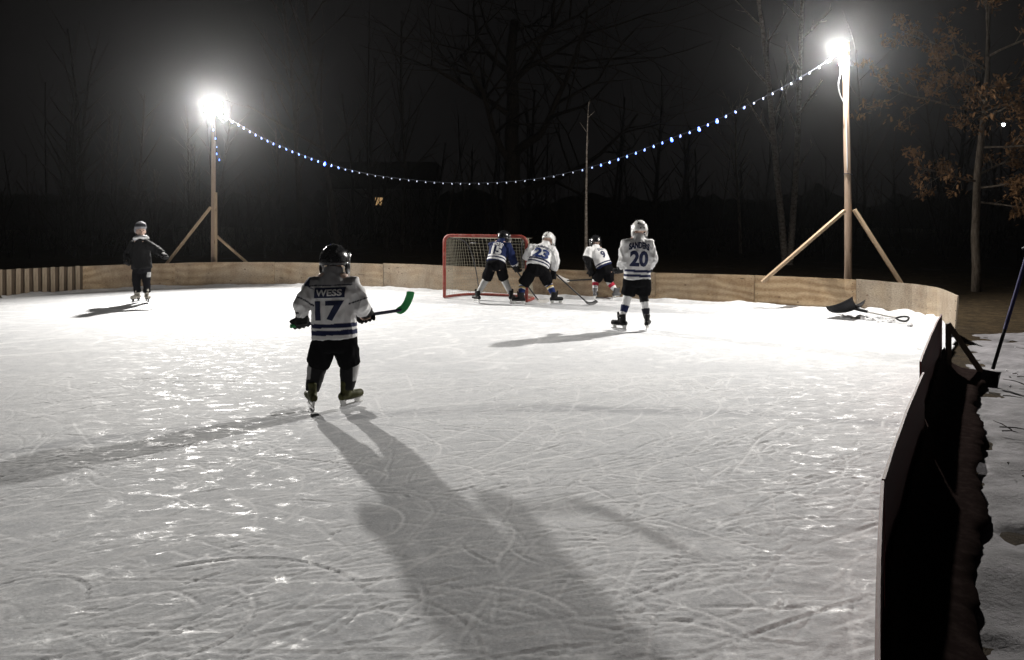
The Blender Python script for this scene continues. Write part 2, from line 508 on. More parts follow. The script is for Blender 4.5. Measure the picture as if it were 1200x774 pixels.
def build_ground():
    n = 90
    g = np.concatenate([-np.geomspace(400, 1, 30), np.linspace(-0.9, 0.9, 10), np.geomspace(1, 400, 30)])
    xs, ys = g, g + 8
    X, Y = np.meshgrid(xs, ys)
    Z = -0.07 + value_noise(X, Y, 0.05, 31, 3) * np.clip((np.hypot(X, Y - 8) - 16) / 30, 0, 1) * 1.5
    V = np.stack([X, Y, Z], -1).reshape(-1, 3)
    I = np.arange(X.size).reshape(X.shape)
    Q = np.stack([I[:-1, :-1], I[:-1, 1:], I[1:, 1:], I[1:, :-1]], -1).reshape(-1, 4)
    tag(link('ground', np_mesh('ground', V, Q), M['ground'], None, True), 'dark frozen ground with leaf litter round the rink', kind='structure')
    # trodden snow outside the near boards
    xs = np.linspace(0.2, 9.5, 233); ys = np.linspace(-1.5, 12.3, 346)
    X, Y = np.meshgrid(xs, ys)
    edge = value_noise(X, Y, 0.45, 71, 4)
    H = -0.028 + value_noise(X, Y, 0.8, 77, 3) * 0.07 + value_noise(X, Y, 3.5, 79, 4, 0.6) * 0.06
    pit = value_noise(X, Y, 2.6, 80, 2); H -= np.clip(pit - 0.17, 0, 1) * 0.25
    H -= smooth_step(10.6, 12.0, Y + edge * 2.5) * 0.25
    H -= smooth_step(7.6, 9.2, X + edge * 2.0) * 0.25
    a, b = Vector((0.50, 1.25)), Vector((5.95, 10.74))
    nx, ny = (b - a).normalized().y, -(b - a).normalized().x
    dist = (X - a.x) * nx + (Y - a.y) * ny
    keep = dist > 0.025
    H -= 0.06 * np.exp(-np.clip(dist, 0, 9) / 0.28)
    V = np.stack([X, Y, H], -1).reshape(-1, 3)
    I = np.arange(X.size).reshape(X.shape)
    Q = np.stack([I[:-1, :-1], I[:-1, 1:], I[1:, 1:], I[1:, :-1]], -1).reshape(-1, 4)
    Q = Q[keep.reshape(-1)[Q].all(1)]
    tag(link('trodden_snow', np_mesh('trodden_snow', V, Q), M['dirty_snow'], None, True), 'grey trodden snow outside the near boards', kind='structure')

build_ground()
build_ice()

# ------------------------------------------------------------------ boards
def resample(pts, step=0.18):
    pts = [Vector((p[0], p[1], 0)) for p in pts]
    out = [pts[0]]
    for a, b in zip(pts, pts[1:]):
        n = max(1, int((b - a).length / step))
        for i in range(1, n + 1): out.append(a.lerp(b, i / n))
    return out

def chaikin(pts, it=2):
    pts = [Vector(p) for p in pts]
    for _ in range(it):
        q = [pts[0]]
        for a, b in zip(pts, pts[1:]): q += [a.lerp(b, 0.25), a.lerp(b, 0.75)]
        q.append(pts[-1]); pts = q
    return pts

def cut(line, s0, s1):
    out, s = [], 0
    for a, b in zip(line, line[1:]):
        L = (b - a).length
        if s + L >= s0 and s <= s1 and L > 0:
            t0 = max(0, (s0 - s) / L); t1 = min(1, (s1 - s) / L)
            if not out: out.append(a.lerp(b, t0))
            out.append(a.lerp(b, t1))
        s += L
    return out

def panel(name, line, z0, z1, thick, material, parent, off=0.0, rng=None, end_cut=0.0, wear=0.008):
    """a bent sheet standing on edge along line, thickness to the right-hand (outer) side"""
    n = len(line); rows = 4
    cols = []
    for i, p in enumerate(line):
        t = (line[min(i + 1, n - 1)] - line[max(i - 1, 0)]).normalized()
        cols.append((p, Vector((-t.y, t.x, 0))))
    V, F_, UV = [], [], []
    s = 0
    tops = []
    for i, (p, nr) in enumerate(cols):
        if i: s += (p - cols[i - 1][0]).length
        zt = z1 + (noise.noise(Vector((p.x * 1.7, p.y * 1.7, 3))) * wear if rng else 0)
        tops.append(zt)
        for k, o in enumerate((off, off + thick)):
            for r in range(rows + 1):
                z = z0 + (zt - z0) * r / rows
                sh = Vector((0, 0, 0))
                if end_cut and i == n - 1:
                    sh = (cols[i - 1][0] - p).normalized() * end_cut * (1 - r / rows)
                V.append(p + nr * o + sh + Vector((0, 0, z))); UV.append((s, z + k))
    m = 2 * (rows + 1)
    for i in range(n - 1):
        a, b = i * m, (i + 1) * m
        for r in range(rows):
            F_.append((a + r, b + r, b + r + 1, a + r + 1))
            c, d = a + rows + 1, b + rows + 1
            F_.append((c + r, c + r + 1, d + r + 1, d + r))
        F_.append((a + rows, b + rows, b + 2 * rows + 1, a + 2 * rows + 1))
        F_.append((a, a + rows + 1, b + rows + 1, b))
    for a in (0, (n - 1) * m):
        for r in range(rows): F_.append((a + r, a + r + 1, a + rows + 2 + r, a + rows + 1 + r))
    me = bpy.data.meshes.new(name); me.from_pydata([tuple(v) for v in V], [], F_); me.update()
    bm = bmesh.new(); bm.from_mesh(me); bmesh.ops.recalc_face_normals(bm, faces=bm.faces); bm.to_mesh(me); bm.free()
    uv = me.uv_layers.new(name='UVMap')
    for l in me.loops: uv.data[l.index].uv = UV[l.vertex_index]
    return link(name, me, material, parent)

far_line = chaikin(resample(PLAN[3:], 0.6), 1)
arc = [0]
for a, b in zip(far_line, far_line[1:]): arc.append(arc[-1] + (b - a).length)
def arc_at_px(px):
    r = (px - 600) / F
    for i, (a, b) in enumerate(zip(far_line, far_line[1:])):
        fa, fb = a.x - r * a.y, b.x - r * b.y
        if fa <= 0 < fb: return arc[i] + (arc[i + 1] - arc[i]) * (-fa / (fb - fa))
    return arc[-1]
rngb = random.Random(4)
boards = thing('plywood_boards', (0, 0, 0), 'curved run of bare plywood rink boards behind the hockey net', 'boards')
joints = [0] + [arc_at_px(x) for x in (205, 322, 449, 531, 640, 768, 884, 1003)] + [arc[-1]]
for i, (s0, s1) in enumerate(zip(joints, joints[1:])):
    ln = cut(far_line, s0 + (0.004 if i else 0), s1 - 0.004)
    last = i == len(joints) - 2
    p = panel('panel', ln, -0.06, BOARD_TOP + rngb.uniform(-0.012, 0.012), 0.018, M['ply'], boards, rngb.uniform(-0.006, 0.006), rngb, 0.20 if last else 0)
    # a stud behind each joint, and screws along both edges
    q = ln[-1]; t = (ln[-1] - ln[-2]).normalized(); nr = Vector((-t.y, t.x, 0))
    if not last:
        mb = MB(); mb.box(q + nr * 0.05 + Vector((0, 0, 0.22)), (0.09, 0.045, 0.56), Matrix.Rotation(math.atan2(t.y, t.x), 3, 'Z'))
        mb.build('stud', M['lumber'], boards)
    mb = MB()
    for e, sgn in ((0, 1), (-1, -1)):
        tt = (ln[1] - ln[0]).normalized() if e == 0 else (ln[-1] - ln[-2]).normalized()
        nn = Vector((-tt.y, tt.x, 0))
        for z in (0.10, 0.22, 0.35, 0.48):
            mb.ball(ln[e] + tt * sgn * 0.05 - nn * 0.007 + Vector((0, 0, z)), (0.007, 0.007, 0.007), 6, 4)
    o = mb.build('screw_heads', M['vent'], p); o['kind'] = 'stuff'

# near run of boards, painted, seen from outside
near = thing('near_boards', (0, 0, 0), 'dark red painted rink boards curving past the trodden snow', 'boards')
NP = [((4.62, 8.66), (2.97, 5.86), 0.575, 0.0), ((2.86, 5.60), (1.545, 3.36), 0.548, 0.0), ((1.53, 3.335), (0.56, 1.24), 0.55, 0.0), ((0.55, 1.22), (-0.35, -0.85), 0.55, 0.0), ((-0.36, -0.87), (-2.3, -2.6), 0.55, 0.0)]
for (a, b, zt, o_) in NP:
    ln = resample([a, b], 0.2)
    n_ = len(ln)
    bow = Vector((b[1] - a[1], -(b[0] - a[0]), 0)).normalized()
    ln = [p + bow * 0.010 * math.sin(math.pi * i / (n_ - 1)) for i, p in enumerate(ln)]
    panel('panel', ln, -0.06, zt, 0.013, M['red_ply'], near, o_, rngb, 0, 0.012)
for (x, y, dx_, dy_) in ((4.52, 8.46, 0.40, -0.10),):
    mb = MB(); mb.beam((x + 0.05, y - 0.03, 0.50), (x + dx_, y + dy_, -0.05), 0.03, 0.055); mb.build('brace', M['slat_back'], near)
    mb = MB(); mb.beam((x + 0.055, y - 0.035, -0.06), (x + 0.055, y - 0.035, 0.50), 0.03, 0.05); mb.build('stud', M['slat_back'], near)

# black sheet low against the outer face, lying crumpled along its foot
def foot_sheet():
    line = [p for a, b, zt, o_ in NP[:4] for p in resample([a, b], 0.045)]
    n = Vector((7.4, -4.25, 0)).normalized(); V, F_ = [], []
    prof = [(0.030, 0.20), (0.040, 0.15), (0.06, 0.10), (0.10, 0.045), (0.17, 0.012), (0.24, 0.004), (0.31, 0.0), (0.38, -0.012)]
    for i, p in enumerate(line):
        w = 1 + 0.25 * noise.noise(p * 0.9) + 0.06 * noise.noise(p * 4)
        top = 0.06 * noise.noise(p * 1.6)
        for j, (o, z) in enumerate(prof):
            q = Vector((p.x, p.y, j * 0.35))
            o2 = o * w if j > 2 else o
            e = 0.020 * noise.noise(q * 11) + 0.022 * noise.noise(q * 4)
            V.append(p + n * (o2 + max(-0.008, e * (0.4 if j < 3 else 1))) + Vector((0, 0, z + (top if j < 2 else 0) + (0.014 * abs(noise.noise(q * 8)) if j > 2 else 0))))
    m_ = len(prof)
    for i in range(len(line) - 1):
        for j in range(m_ - 1): F_.append((i * m_ + j, i * m_ + j + 1, (i + 1) * m_ + j + 1, (i + 1) * m_ + j))
    mb = MB(); mb.add(V, F_)
    o = mb.build('foot_sheet', m_scuff('black_sheet', (0.020, 0.014, 0.013), 0.9, 0.0, 0.4, (0.045, 0.033, 0.030)), near, True)
    md = o.modifiers.new('thick', 'SOLIDIFY'); md.thickness = 0.002
foot_sheet()

# slatted stretch
slats = thing('slat_boards', (0, 0, 0), 'low stretch of upright weathered slats over a dark backing', 'boards')
sl_line = resample([PLAN[0], PLAN[1], PLAN[2], PLAN[3]], 0.3)
panel('backing', sl_line, -0.06, 0.545, 0.02, M['slat_back'], slats, 0.0, rngb)
tot = sum((b - a).length for a, b in zip(sl_line, sl_line[1:]))
sm = None; k = 0; s = tot - 0.11
while s > 0.2:
    seg = cut(sl_line, s - 0.09, s + 0.09)
    a, b = seg[0], seg[-1]; t = (b - a).normalized(); nr = Vector((-t.y, t.x, 0))
    if sm is None:
        mb = MB(); mb.box((0, 0, 0.245), (0.085, 0.024, 0.60)); sm = mb.mesh('slat')
    o = link('slat', sm, M['slat'], slats)
    o.location = a.lerp(b, 0.5) - nr * 0.0135 + Vector((0, 0, rngb.uniform(-0.01, 0.012)))
    o.rotation_euler = (0, R(rngb.uniform(-0.7, 0.7)), math.atan2(t.y, t.x))
    s -= 0.163; k += 1

# scraped snow banked along the foot of the boards
def snow_bank():
    line = resample(PLAN[2:], 0.05); rng = random.Random(12)
    V, F_ = [], []
    for i, p in enumerate(line):
        t = (line[min(i + 1, len(line) - 1)] - line[max(i - 1, 0)]).normalized(); nr = Vector((t.y, -t.x, 0))
        px = 600 + p.x / p.y * F
        k = max(0.0, 0.45 + 1.0 * noise.fractal(Vector((p.x * 1.3, p.y * 1.3, 0)), 1.0, 2.0, 4))
        h = 0.025 + 0.04 * k
        if px > 985 and p.y > 11: h += 0.07 + 0.06 * noise.noise(p * 5)
        w = 0.10 + 0.10 * k + (0.22 if px > 985 and p.y > 11 else 0)
        for a, z in ((-0.008, h), (0.25, h * (0.85 + 0.2 * rng.random())), (0.55, h * 0.4), (0.8, h * 0.15), (1.0, -0.012)):
            V.append(p + nr * w * a + Vector((0, 0, z + 0.006 * rng.random())))
    for i in range(len(line) - 1):
        for r in range(4):
            F_.append((i * 5 + r, i * 5 + r + 1, (i + 1) * 5 + r + 1, (i + 1) * 5 + r))
    mb = MB(); mb.add(V, F_)
    tag(mb.build('snow_bank', M['snow'], None, True), 'thin bank of scraped snow along the foot of the plywood boards', 'snow', kind='stuff')
snow_bank()

def snow_clumps():
    rng = random.Random(77); mb = MB()
    spots = []
    for _ in range(0):
        d = rng.uniform(2.6, 8.5); x = 0.52 * d - abs(rng.gauss(0, 0.9)) - 0.12
        spots.append((x, d, rng.uniform(0.003, 0.012)))
    for _ in range(0): spots.append((rng.uniform(-2.5, 1.2), rng.uniform(2.6, 4.5), rng.uniform(0.003, 0.007)))
    for _ in range(50): spots.append((rng.gauss(5.75, 0.25), rng.gauss(12.75, 0.35), rng.uniform(0.02, 0.06)))
    for _ in range(25):
        d = rng.uniform(3, 10); spots.append((0.59 * d + rng.uniform(0.2, 0.6), d, rng.uniform(0.005, 0.016)))
    for x, y, r in spots:
        p = Vector((x, y, 0.003))
        m_ = Matrix.Rotation(rng.uniform(0, 6.3), 3, 'Z')
        b = len(mb.v)
        mb.ball(p, (r * rng.uniform(0.8, 2.2), r * rng.uniform(0.7, 1.1), r * rng.uniform(0.4, 0.8)), 7, 5, m_)
        for i in range(b, len(mb.v)):
            v = Vector(mb.v[i]); mb.v[i] = tuple(p + (v - p) * (1 + 0.9 * noise.noise(v * 40)))
    tag(mb.build('snow_crumbs', M['snow'], None, True), 'loose crumbs of snow and ice beside the near boards', 'snow', kind='stuff')
snow_clumps()

# ------------------------------------------------------------------ light poles
def flood(name, loc, aim, label, intensity, kind, size, beam=0):
    t = thing(name, (0, 0, 0), label, 'flood light', 'flood lights on the rink poles')
    loc = Vector(loc); f = (Vector(aim) - loc).normalized()
    q = f.to_track_quat('Y', 'Z').to_matrix()
    def P(x, y, z): return loc + q @ Vector((x, y, z))
    mb = MB(); mb.box(loc, (size * 2.3, 0.07, size * 1.7), q)
    for i in range(7): mb.box(P((i - 3) * size * 0.32, -0.055, 0), (0.008, 0.05, size * 1.5), q)
    bevel(mb.build('housing', M['housing'], t), 0.008)
    mb = MB()
    for s in (-1, 1): mb.beam(P(s * (size * 1.15 + 0.012), 0, 0), P(s * (size * 1.15 + 0.012), -0.09, -size * 0.4), 0.012, 0.03)
    mb.beam(P(-size * 1.16 - 0.012, -0.09, -size * 0.4), P(size * 1.16 + 0.012, -0.09, -size * 0.4), 0.03, 0.012)
    mb.build('bracket', M['grey_metal'], t)
    mb = MB(); mb.box(P(0, 0.040, 0), (size * 2.05, 0.008, size * 1.45), q)
    mb.build('lens', mat(name + '_lens', (1, 1, 1), 0.4, 0.5, 0, (1.0, 0.97, 0.93), 60), t)
    ld = bpy.data.lights.new(name, kind)
    ld.color = (1.0, 0.965, 0.91)
    if kind == 'AREA':
        ld.shape = 'DISK'; ld.size = size * 1.6; ld.spread = R(158); ld.energy = intensity * 1.2 * math.pi
    else:
        ld.shadow_soft_size = size * 0.7; ld.energy = intensity * 4 * math.pi
    lo = bpy.data.objects.new('lamp', ld); COL.objects.link(lo); lo.parent = t
    lo.location = P(0, 0.06 if kind == 'AREA' else 0.16, 0)
    lo.rotation_euler = f.to_track_quat('-Z', 'Y').to_euler()
    if beam:
        ld = bpy.data.lights.new(name + '_beam', 'AREA'); ld.color = (1.0, 0.965, 0.91); ld.shape = 'DISK'; ld.size = size * 1.4; ld.spread = R(135); ld.energy = beam * math.pi
        l2 = bpy.data.objects.new('beam', ld); COL.objects.link(l2); l2.parent = t
        l2.location = P(0, 0.06, 0); l2.rotation_euler = lo.rotation_euler
    return t

LP = Vector((-6.95, 18.70, 0)); RP = Vector((5.88, 14.12, 0))
pole_l = thing('light_pole', LP, 'shorter wooden light pole with doubled lower post and two braces', 'pole', 'light poles')
def lp(px, py, dd=0.0): return at(px, py, LP.y + dd) - LP
mb = MB(); mb.beam((0, 0, -0.1), (0.01, 0, 4.10), 0.085, 0.085, (0, 1, 0), 0.92); bevel(mb.build('post', M['pole'], pole_l), 0.006)
mb = MB(); mb.beam((0.068, -0.02, -0.1), (0.066, -0.02, 2.15), 0.045, 0.085, (0, 1, 0)); bevel(mb.build('splice_board', M['lumber'], pole_l), 0.004)
mb = MB(); mb.beam(lp(247, 243, -0.07), lp(190, 316, -0.10), 0.05, 0.09, (0, 1, 0)); bevel(mb.build('brace', M['lumber'], pole_l), 0.004)
mb = MB(); mb.beam(lp(254, 277, 0.07), lp(296, 314, 0.18), 0.05, 0.08, (0, 1, 0)); bevel(mb.build('brace', M['lumber'], pole_l), 0.004)
pole_r = thing('light_pole', RP, 'taller round wooden light pole standing between two lumber braces', 'pole', 'light poles')
def rp(px, py, dd=0.0): return at(px, py, RP.y + dd) - RP
mb = MB()
zz = [i * 0.35 - 0.1 for i in range(15)]
zz = [z for z in zz if z < 4.66] + [4.68]
mb.loft([(0.02 + 0.012 * math.sin(z * 1.3) - z * 0.004, 0.008 * math.sin(z * 2.1), z) for z in zz], [0.066 - 0.0035 * z + 0.003 * math.sin(z * 5) for z in zz], n=14, cap=0.05)
post_r = mb.build('post', M['pole'], pole_r, True)
mb = MB(); mb.beam(rp(990, 247, -0.09), rp(893, 331, -0.06), 0.05, 0.10, (0, 1, 0)); bevel(mb.build('brace', M['lumber'], pole_r), 0.004)
mb = MB(); mb.beam(rp(1001, 246, -0.09), rp(1062, 342, -0.35), 0.05, 0.10, (0, 1, 0)); bevel(mb.build('brace', M['lumber'], pole_r), 0.004)
for z in (4.25, 2.35):
    mb = MB(); mb.loft([RP * 0 + Vector((0.02 + 0.07 * math.cos(a), 0.07 * math.sin(a), z + 0.01 * math.sin(2 * a))) for a in [i * math.pi / 8 for i in range(17)]], [0.007] * 17, n=5, cap=0); mb.build('wire_tie', M['wire'], pole_r)
mb = MB()
cab = [at(986, 66, RP.y - 0.12), at(985.5, 76, RP.y - 0.12), at(985, 88, RP.y - 0.14), at(982, 99, RP.y - 0.12), at(984, 112, RP.y - 0.1), at(990, 122, RP.y - 0.08), at(992, 140, RP.y - 0.07), at(993, 200, RP.y - 0.072)]
cab = chaikin(cab, 2)
mb.loft([c - RP for c in cab], [0.010] * len(cab), n=6, cap=0); mb.build('cable', M['cable'], pole_r, True)

flood('flood_light', at(250, 127, LP.y - 0.10), (-1.0, 6.0, 3.6), 'flood light glaring on top of the shorter pole, brightest lamp', LAMP_LEFT_I, 'AREA', 0.18)
flood('flood_light', at(985, 57, RP.y - 0.10), (-1.5, 4.0, 4.0), 'small flood light on the side of the taller round pole', LAMP_RIGHT_I, 'POINT', 0.10, LAMP_RIGHT_BEAM)

# ------------------------------------------------------------------ string of lights between the poles
def string_lights():
    t = thing('string_lights', (0, 0, 0), 'sagging string of small blue white bulbs hung between the two light poles', 'string lights')
    pix = [(252, 134), (276, 143), (303, 160), (330, 172), (365, 186), (400, 197), (440, 206), (480, 211), (520, 214.5), (560, 215), (600, 213), (640, 208.5), (690, 197), (725, 186),
           (760, 173), (790, 161), (820, 150), (860, 131), (900, 112), (940, 90), (973, 70), (984, 62)]
    pts = []
    A, B = Vector((LP.x + 0.05, LP.y - 0.05, 0)), Vector((RP.x - 0.06, RP.y - 0.08, 0))
    for x, y in pix:
        r = (x - 600) / F
        k = -(A.x - r * A.y) / ((B - A).x - r * (B - A).y)
        pts.append(at(x, y, A.lerp(B, k).y))
    line = chaikin(pts, 2)
    mb = MB(); mb.loft(line, [0.006] * len(line), n=5, cap=0); mb.build('wire', M['wire'], t)
    mats = {k: mat('bulb_' + k, (0.6, 0.65, 0.8), 0.2, 0.5, 0, c, s) for k, c, s in
            (('dim', (0.55, 0.62, 0.80), 0.40), ('mid', (0.22, 0.38, 1.0), 1.0), ('bright', (0.08, 0.22, 1.0), 2.4), ('blue', (0.02, 0.09, 1.0), 10.0))}
    meshes = {}
    for k, rr in (('dim', 0.015), ('mid', 0.018), ('bright', 0.022), ('blue', 0.034)):
        mb = MB(); mb.ball((0, 0, -rr * 0.8), (rr * 0.8, rr * 0.8, rr), 8, 6); mb.loft([(0, 0, rr * 0.0), (0, 0, rr * 0.7)], [rr * 0.45, rr * 0.4], n=7, cap=0)
        meshes[k] = mb.mesh('bulb'); meshes[k].materials.append(mats[k])
    tot = sum((b - a).length for a, b in zip(line, line[1:])); s = 0.35; rng = random.Random(3)
    while s < tot - 0.12:
        p = cut(line, s, s + 0.01)[0]
        px = 600 + p.x / p.y * F
        k = 'dim' if 420 < px < 680 else ('bright' if (px < 400 or 700 < px < 880) else 'mid')
        if any(abs(px - q) < 4.5 for q in (379, 761, 790, 820.5, 843)): k = 'blue'
        o = link('bulb', meshes[k], None, t, True); o.location = p + Vector((0, 0, -0.01)); o.rotation_euler = (R(rng.uniform(-20, 20)), R(rng.uniform(-20, 20)), 0)
        s += 0.178 if px < 420 or px > 690 else 0.20
    # loose tail of the string down the shorter pole
    tail = chaikin([at(251, 136, LP.y - 0.1), at(250, 150, LP.y - 0.08), at(253, 165, LP.y - 0.1), at(255, 178, LP.y - 0.1), at(256, 188, LP.y - 0.1)], 2)
    mb = MB(); mb.loft(tail, [0.006] * len(tail), n=5, cap=0); mb.build('wire', M['wire'], t)
    for y, x, k in ((152, 250, 'bright'), (162, 252.5, 'bright'), (172, 254, 'mid'), (180, 254, 'bright'), (187, 257, 'bright')):
        o = link('bulb', meshes[k], None, t, True); o.location = at(x, y, LP.y - 0.12)
    for x, y in ((984, 75), (973, 70)):
        o = link('bulb', meshes['bright'], None, t, True); o.location = at(x, y, RP.y - 0.13)
string_lights()

# ------------------------------------------------------------------ hockey net
def hockey_net():
    O = Vector((-1.32, 15.70, 0)); E = Vector((0.27, 14.95, 0))
    W = (E - O).length; ang = math.atan2((E - O).y, (E - O).x)
    t = thing('hockey_net', O, 'red framed hockey net with pale twine in front of the plywood', 'hockey net', rz=ang)
    H, rc, r = 1.21, 0.13, 0.032
    pts = [(0, 0, 0), (0, 0, 0.4), (0, 0, 0.8), (0, 0, H - rc)]
    for i in range(1, 7):
        a = math.pi / 2 * i / 6; pts.append((rc - rc * math.cos(a), 0, H - rc + rc * math.sin(a)))
    pts += [(W * 0.35, 0, H), (W * 0.65, 0, H)]
    for i in range(0, 7):
        a = math.pi / 2 * i / 6; pts.append((W - rc + rc * math.sin(a), 0, H - rc + rc * math.cos(a)))
    pts += [(W, 0, 0.8), (W, 0, 0.4), (W, 0, 0)]
    mb = MB(); mb.loft([Vector(p) + Vector((0, 0, 0.02)) for p in pts], [r] * len(pts), side=(0, 1, 0), n=10, cap=0.1); mb.build('goal_frame', M['red_paint'], t, True)
    mb = MB(); b = [(0, 0, 0.03), (0.03, 0.35, 0.03), (0.12, 0.62, 0.03), (0.35, 0.78, 0.03), (W / 2, 0.82, 0.03), (W - 0.35, 0.78, 0.03), (W - 0.12, 0.62, 0.03), (W - 0.03, 0.35, 0.03), (W, 0, 0.03)]
    b = chaikin(b, 2); mb.loft(b, [0.026] * len(b), side=(0, 0, 1), n=8, cap=0.1); mb.build('base_frame', M['red_paint'], t, True)
    for x in (0.0, W):
        s = 1 if x == 0 else -1
        mb = MB(); c = chaikin([(x + s * 0.06, 0, H - 0.02), (x + s * 0.13, 0.22, H - 0.03), (x + s * 0.3, 0.42, H - 0.12), (x + s * 0.36, 0.62, 0.6), (x + s * 0.37, 0.77, 0.04)], 2)
        mb.loft(c, [0.010] * len(c), side=(1, 0, 0), n=7, cap=0.1); mb.build('back_support', M['housing'], t, True)
    mb = MB(); mb.loft([(0.34, 0.44, H - 0.13), (W / 2, 0.47, H - 0.14), (W - 0.34, 0.44, H - 0.13)], [0.010] * 3, n=7, cap=0.1); mb.build('back_bar', M['housing'], t, True)
    # twine: a grid over sides, back and top
    path = []           # plan of the net at height h (0 = base, 1 = top): list of points from left post round the back to right post
    def plan(u, h):
        zb = chaikin(b, 0); n = len(zb) - 1
        f = u * n; i = min(int(f), n - 1); p0 = Vector(zb[i]).lerp(Vector(zb[i + 1]), f - i)
        d = 1 - 0.45 * h
        x = p0.x; y = p0.y * d
        sag = 0.035 * math.sin(u * 21) * math.sin(math.pi * h) + 0.03 * noise.noise(Vector((u * 9, h * 4, 0)))
        return Vector((x, y + sag * min(1, p0.y * 3), 0.03 + h * (H - 0.06)))
    mb = MB(); n_u, n_h = 50, 19
    def string(pl, rr=0.0030):
        mb.loft(pl, [rr] * len(pl), side=(0.3, 0.5, 0.8), n=3, cap=0)
    for i in range(n_u + 1): string([plan(i / n_u, j / 14) for j in range(15)])
    for j in range(n_h + 1): string([plan(i / 48, j / n_h) for i in range(49)])
    for i in range(1, 30):
        x = W * i / 30; u = i / 30
        string([(x, 0.02, H), (x, 0.15, H - 0.015), tuple(Vector((x, plan(0.5, 1).y * min(1, min(u, 1 - u) * 6), H - 0.03)))])
    for j in range(1, 7):
        y = 0.45 * j / 7; string([(0.05, y, H - 0.02), (W / 2, y, H - 0.03), (W - 0.05, y, H - 0.02)])
    o = mb.build('netting', M['twine'], t); o['kind'] = 'stuff'
hockey_net()

# ------------------------------------------------------------------ shovels
def rink_shovel():
    c = Vector((5.32, 12.72, 0)); g = Vector((5.84, 12.18, 0.07))
    t = thing('snow_shovel', c, 'black snow shovel lying on the ice against the plywood', 'shovel')
    ax = (g - c); ax.z = 0; ax.normalize(); sd = Vector((-ax.y, ax.x, 0))
    # scoop: a curved sheet with raised sides, lying on its edge
    V, F_ = [], []; nu, nv = 12, 9
    for k in (0, 1):
        for i in range(nu + 1):
            u = i / nu - 0.5
            for j in range(nv + 1):
                v = j / nv
                z = 0.05 + 0.12 * (abs(2 * u) ** 3.2) * (0.5 + 0.5 * v) + 0.13 * v ** 2.0 + 0.012 * k + 0.006 * math.cos(u * 40)
                p = sd * u * 0.52 * (1 - 0.06 * v) + ax * (v * 0.40 - 0.25)
                V.append(p + Vector((0, 0, z - 0.03)))
    w = nv + 1; b = (nu + 1) * w
    for i in range(nu):
        for j in range(nv):
            a = i * w + j; F_.append((a, a + 1, a + w + 1, a + w)); F_.append((a + b, a + b + w, a + b + w + 1, a + b + 1))
    ring = [j for j in range(w)] + [i * w + nv for i in range(1, nu + 1)] + [nu * w + j for j in range(nv - 1, -1, -1)] + [i * w for i in range(nu - 1, 0, -1)]
    for a, d in zip(ring, ring[1:] + ring[:1]): F_.append((a, d, d + b, a + b))
    roll = Matrix.Rotation(R(-10), 3, ax)
    mb = MB(); mb.add([roll @ v + Vector((0, 0, 0.05)) for v in V], F_); mb.build('scoop', M['shovel'], t, True)
    mb = MB(); mb.loft([ax * 0.08 + Vector((0, 0, 0.17)), ax * 0.22 + Vector((0, 0, 0.14)), ax * 0.30 + Vector((0, 0, 0.13))], [0.03, 0.026, 0.024], n=8); mb.build('socket', M['shovel'], t, True)
    mb = MB(); mb.loft([ax * 0.28 + Vector((0, 0, 0.13)), ax * 0.72 + Vector((0, 0, 0.075))], [0.015, 0.015], n=8); mb.build('shaft', M['tape_white'], t, True)
    mb = MB(); h = ax * 0.76 + Vector((0, 0, 0.07))
    dd = [(0, 0), (0.05, 0.05), (0.12, 0.075), (0.17, 0.06), (0.18, 0), (0.17, -0.06), (0.12, -0.075), (0.05, -0.05), (0, 0)]
    mb.loft([h + ax * (a - 0.03) + (sd * 0.75 + Vector((0, 0, 0.42))) * b_ for a, b_ in chaikin([Vector((q[0], q[1])) for q in dd], 1)], [0.015] * (2 * len(dd)), side=(0, 0, 1), n=7)
    mb.build('grip', M['shovel'], t, True)
rink_shovel()

def blue_shovel():
    b = Vector((4.74, 7.98, 0.0))
    t = thing('snow_shovel', b, 'snow shovel with a blue shaft standing in the trodden snow', 'shovel')
    up = Vector((0.335, 0.05, 1.0)).normalized(); sd = Vector((0.55, -0.84, 0)).normalized(); f = up.cross(sd)
    mb = MB(); mb.loft([up * 0.12, up * 0.55], [0.017, 0.017], n=8); mb.build('lower_shaft', M['shovel'], t, True)
    mb = MB(); mb.loft([up * 0.53, up * 1.0, up * 1.38], [0.0185, 0.0185, 0.0185], n=8); mb.build('shaft', M['blue_paint'], t, True)
    mb = MB(); mb.loft([up * 1.37 - sd * 0.06, up * 1.40, up * 1.37 + sd * 0.06], [0.014] * 3, n=7); mb.build('grip', M['shovel'], t, True)
    V, F_ = [], []
    for k in (0, 1):
        for i in range(9):
            for j in range(5):
                u, v = i / 8 - 0.5, j / 4
                V.append(sd * u * 0.17 + up * (0.10 - 0.20 * v) + f * (0.05 * (1 - 4 * u * u) - 0.006 * k + 0.03 * v * v))
    for i in range(8):
        for j in range(4):
            a = i * 5 + j; F_ += [(a, a + 1, a + 6, a + 5), (a + 45, a + 50, a + 51, a + 46)]
    rg = [j for j in range(5)] + [i * 5 + 4 for i in range(1, 9)] + [40 + j for j in range(3, -1, -1)] + [i * 5 for i in range(7, 0, -1)]
    for a, d in zip(rg, rg[1:] + rg[:1]): F_.append((a, d, d + 45, a + 45))
    mb = MB(); mb.add(V, F_); mb.build('scoop', M['shovel'], t, True)
blue_shovel()

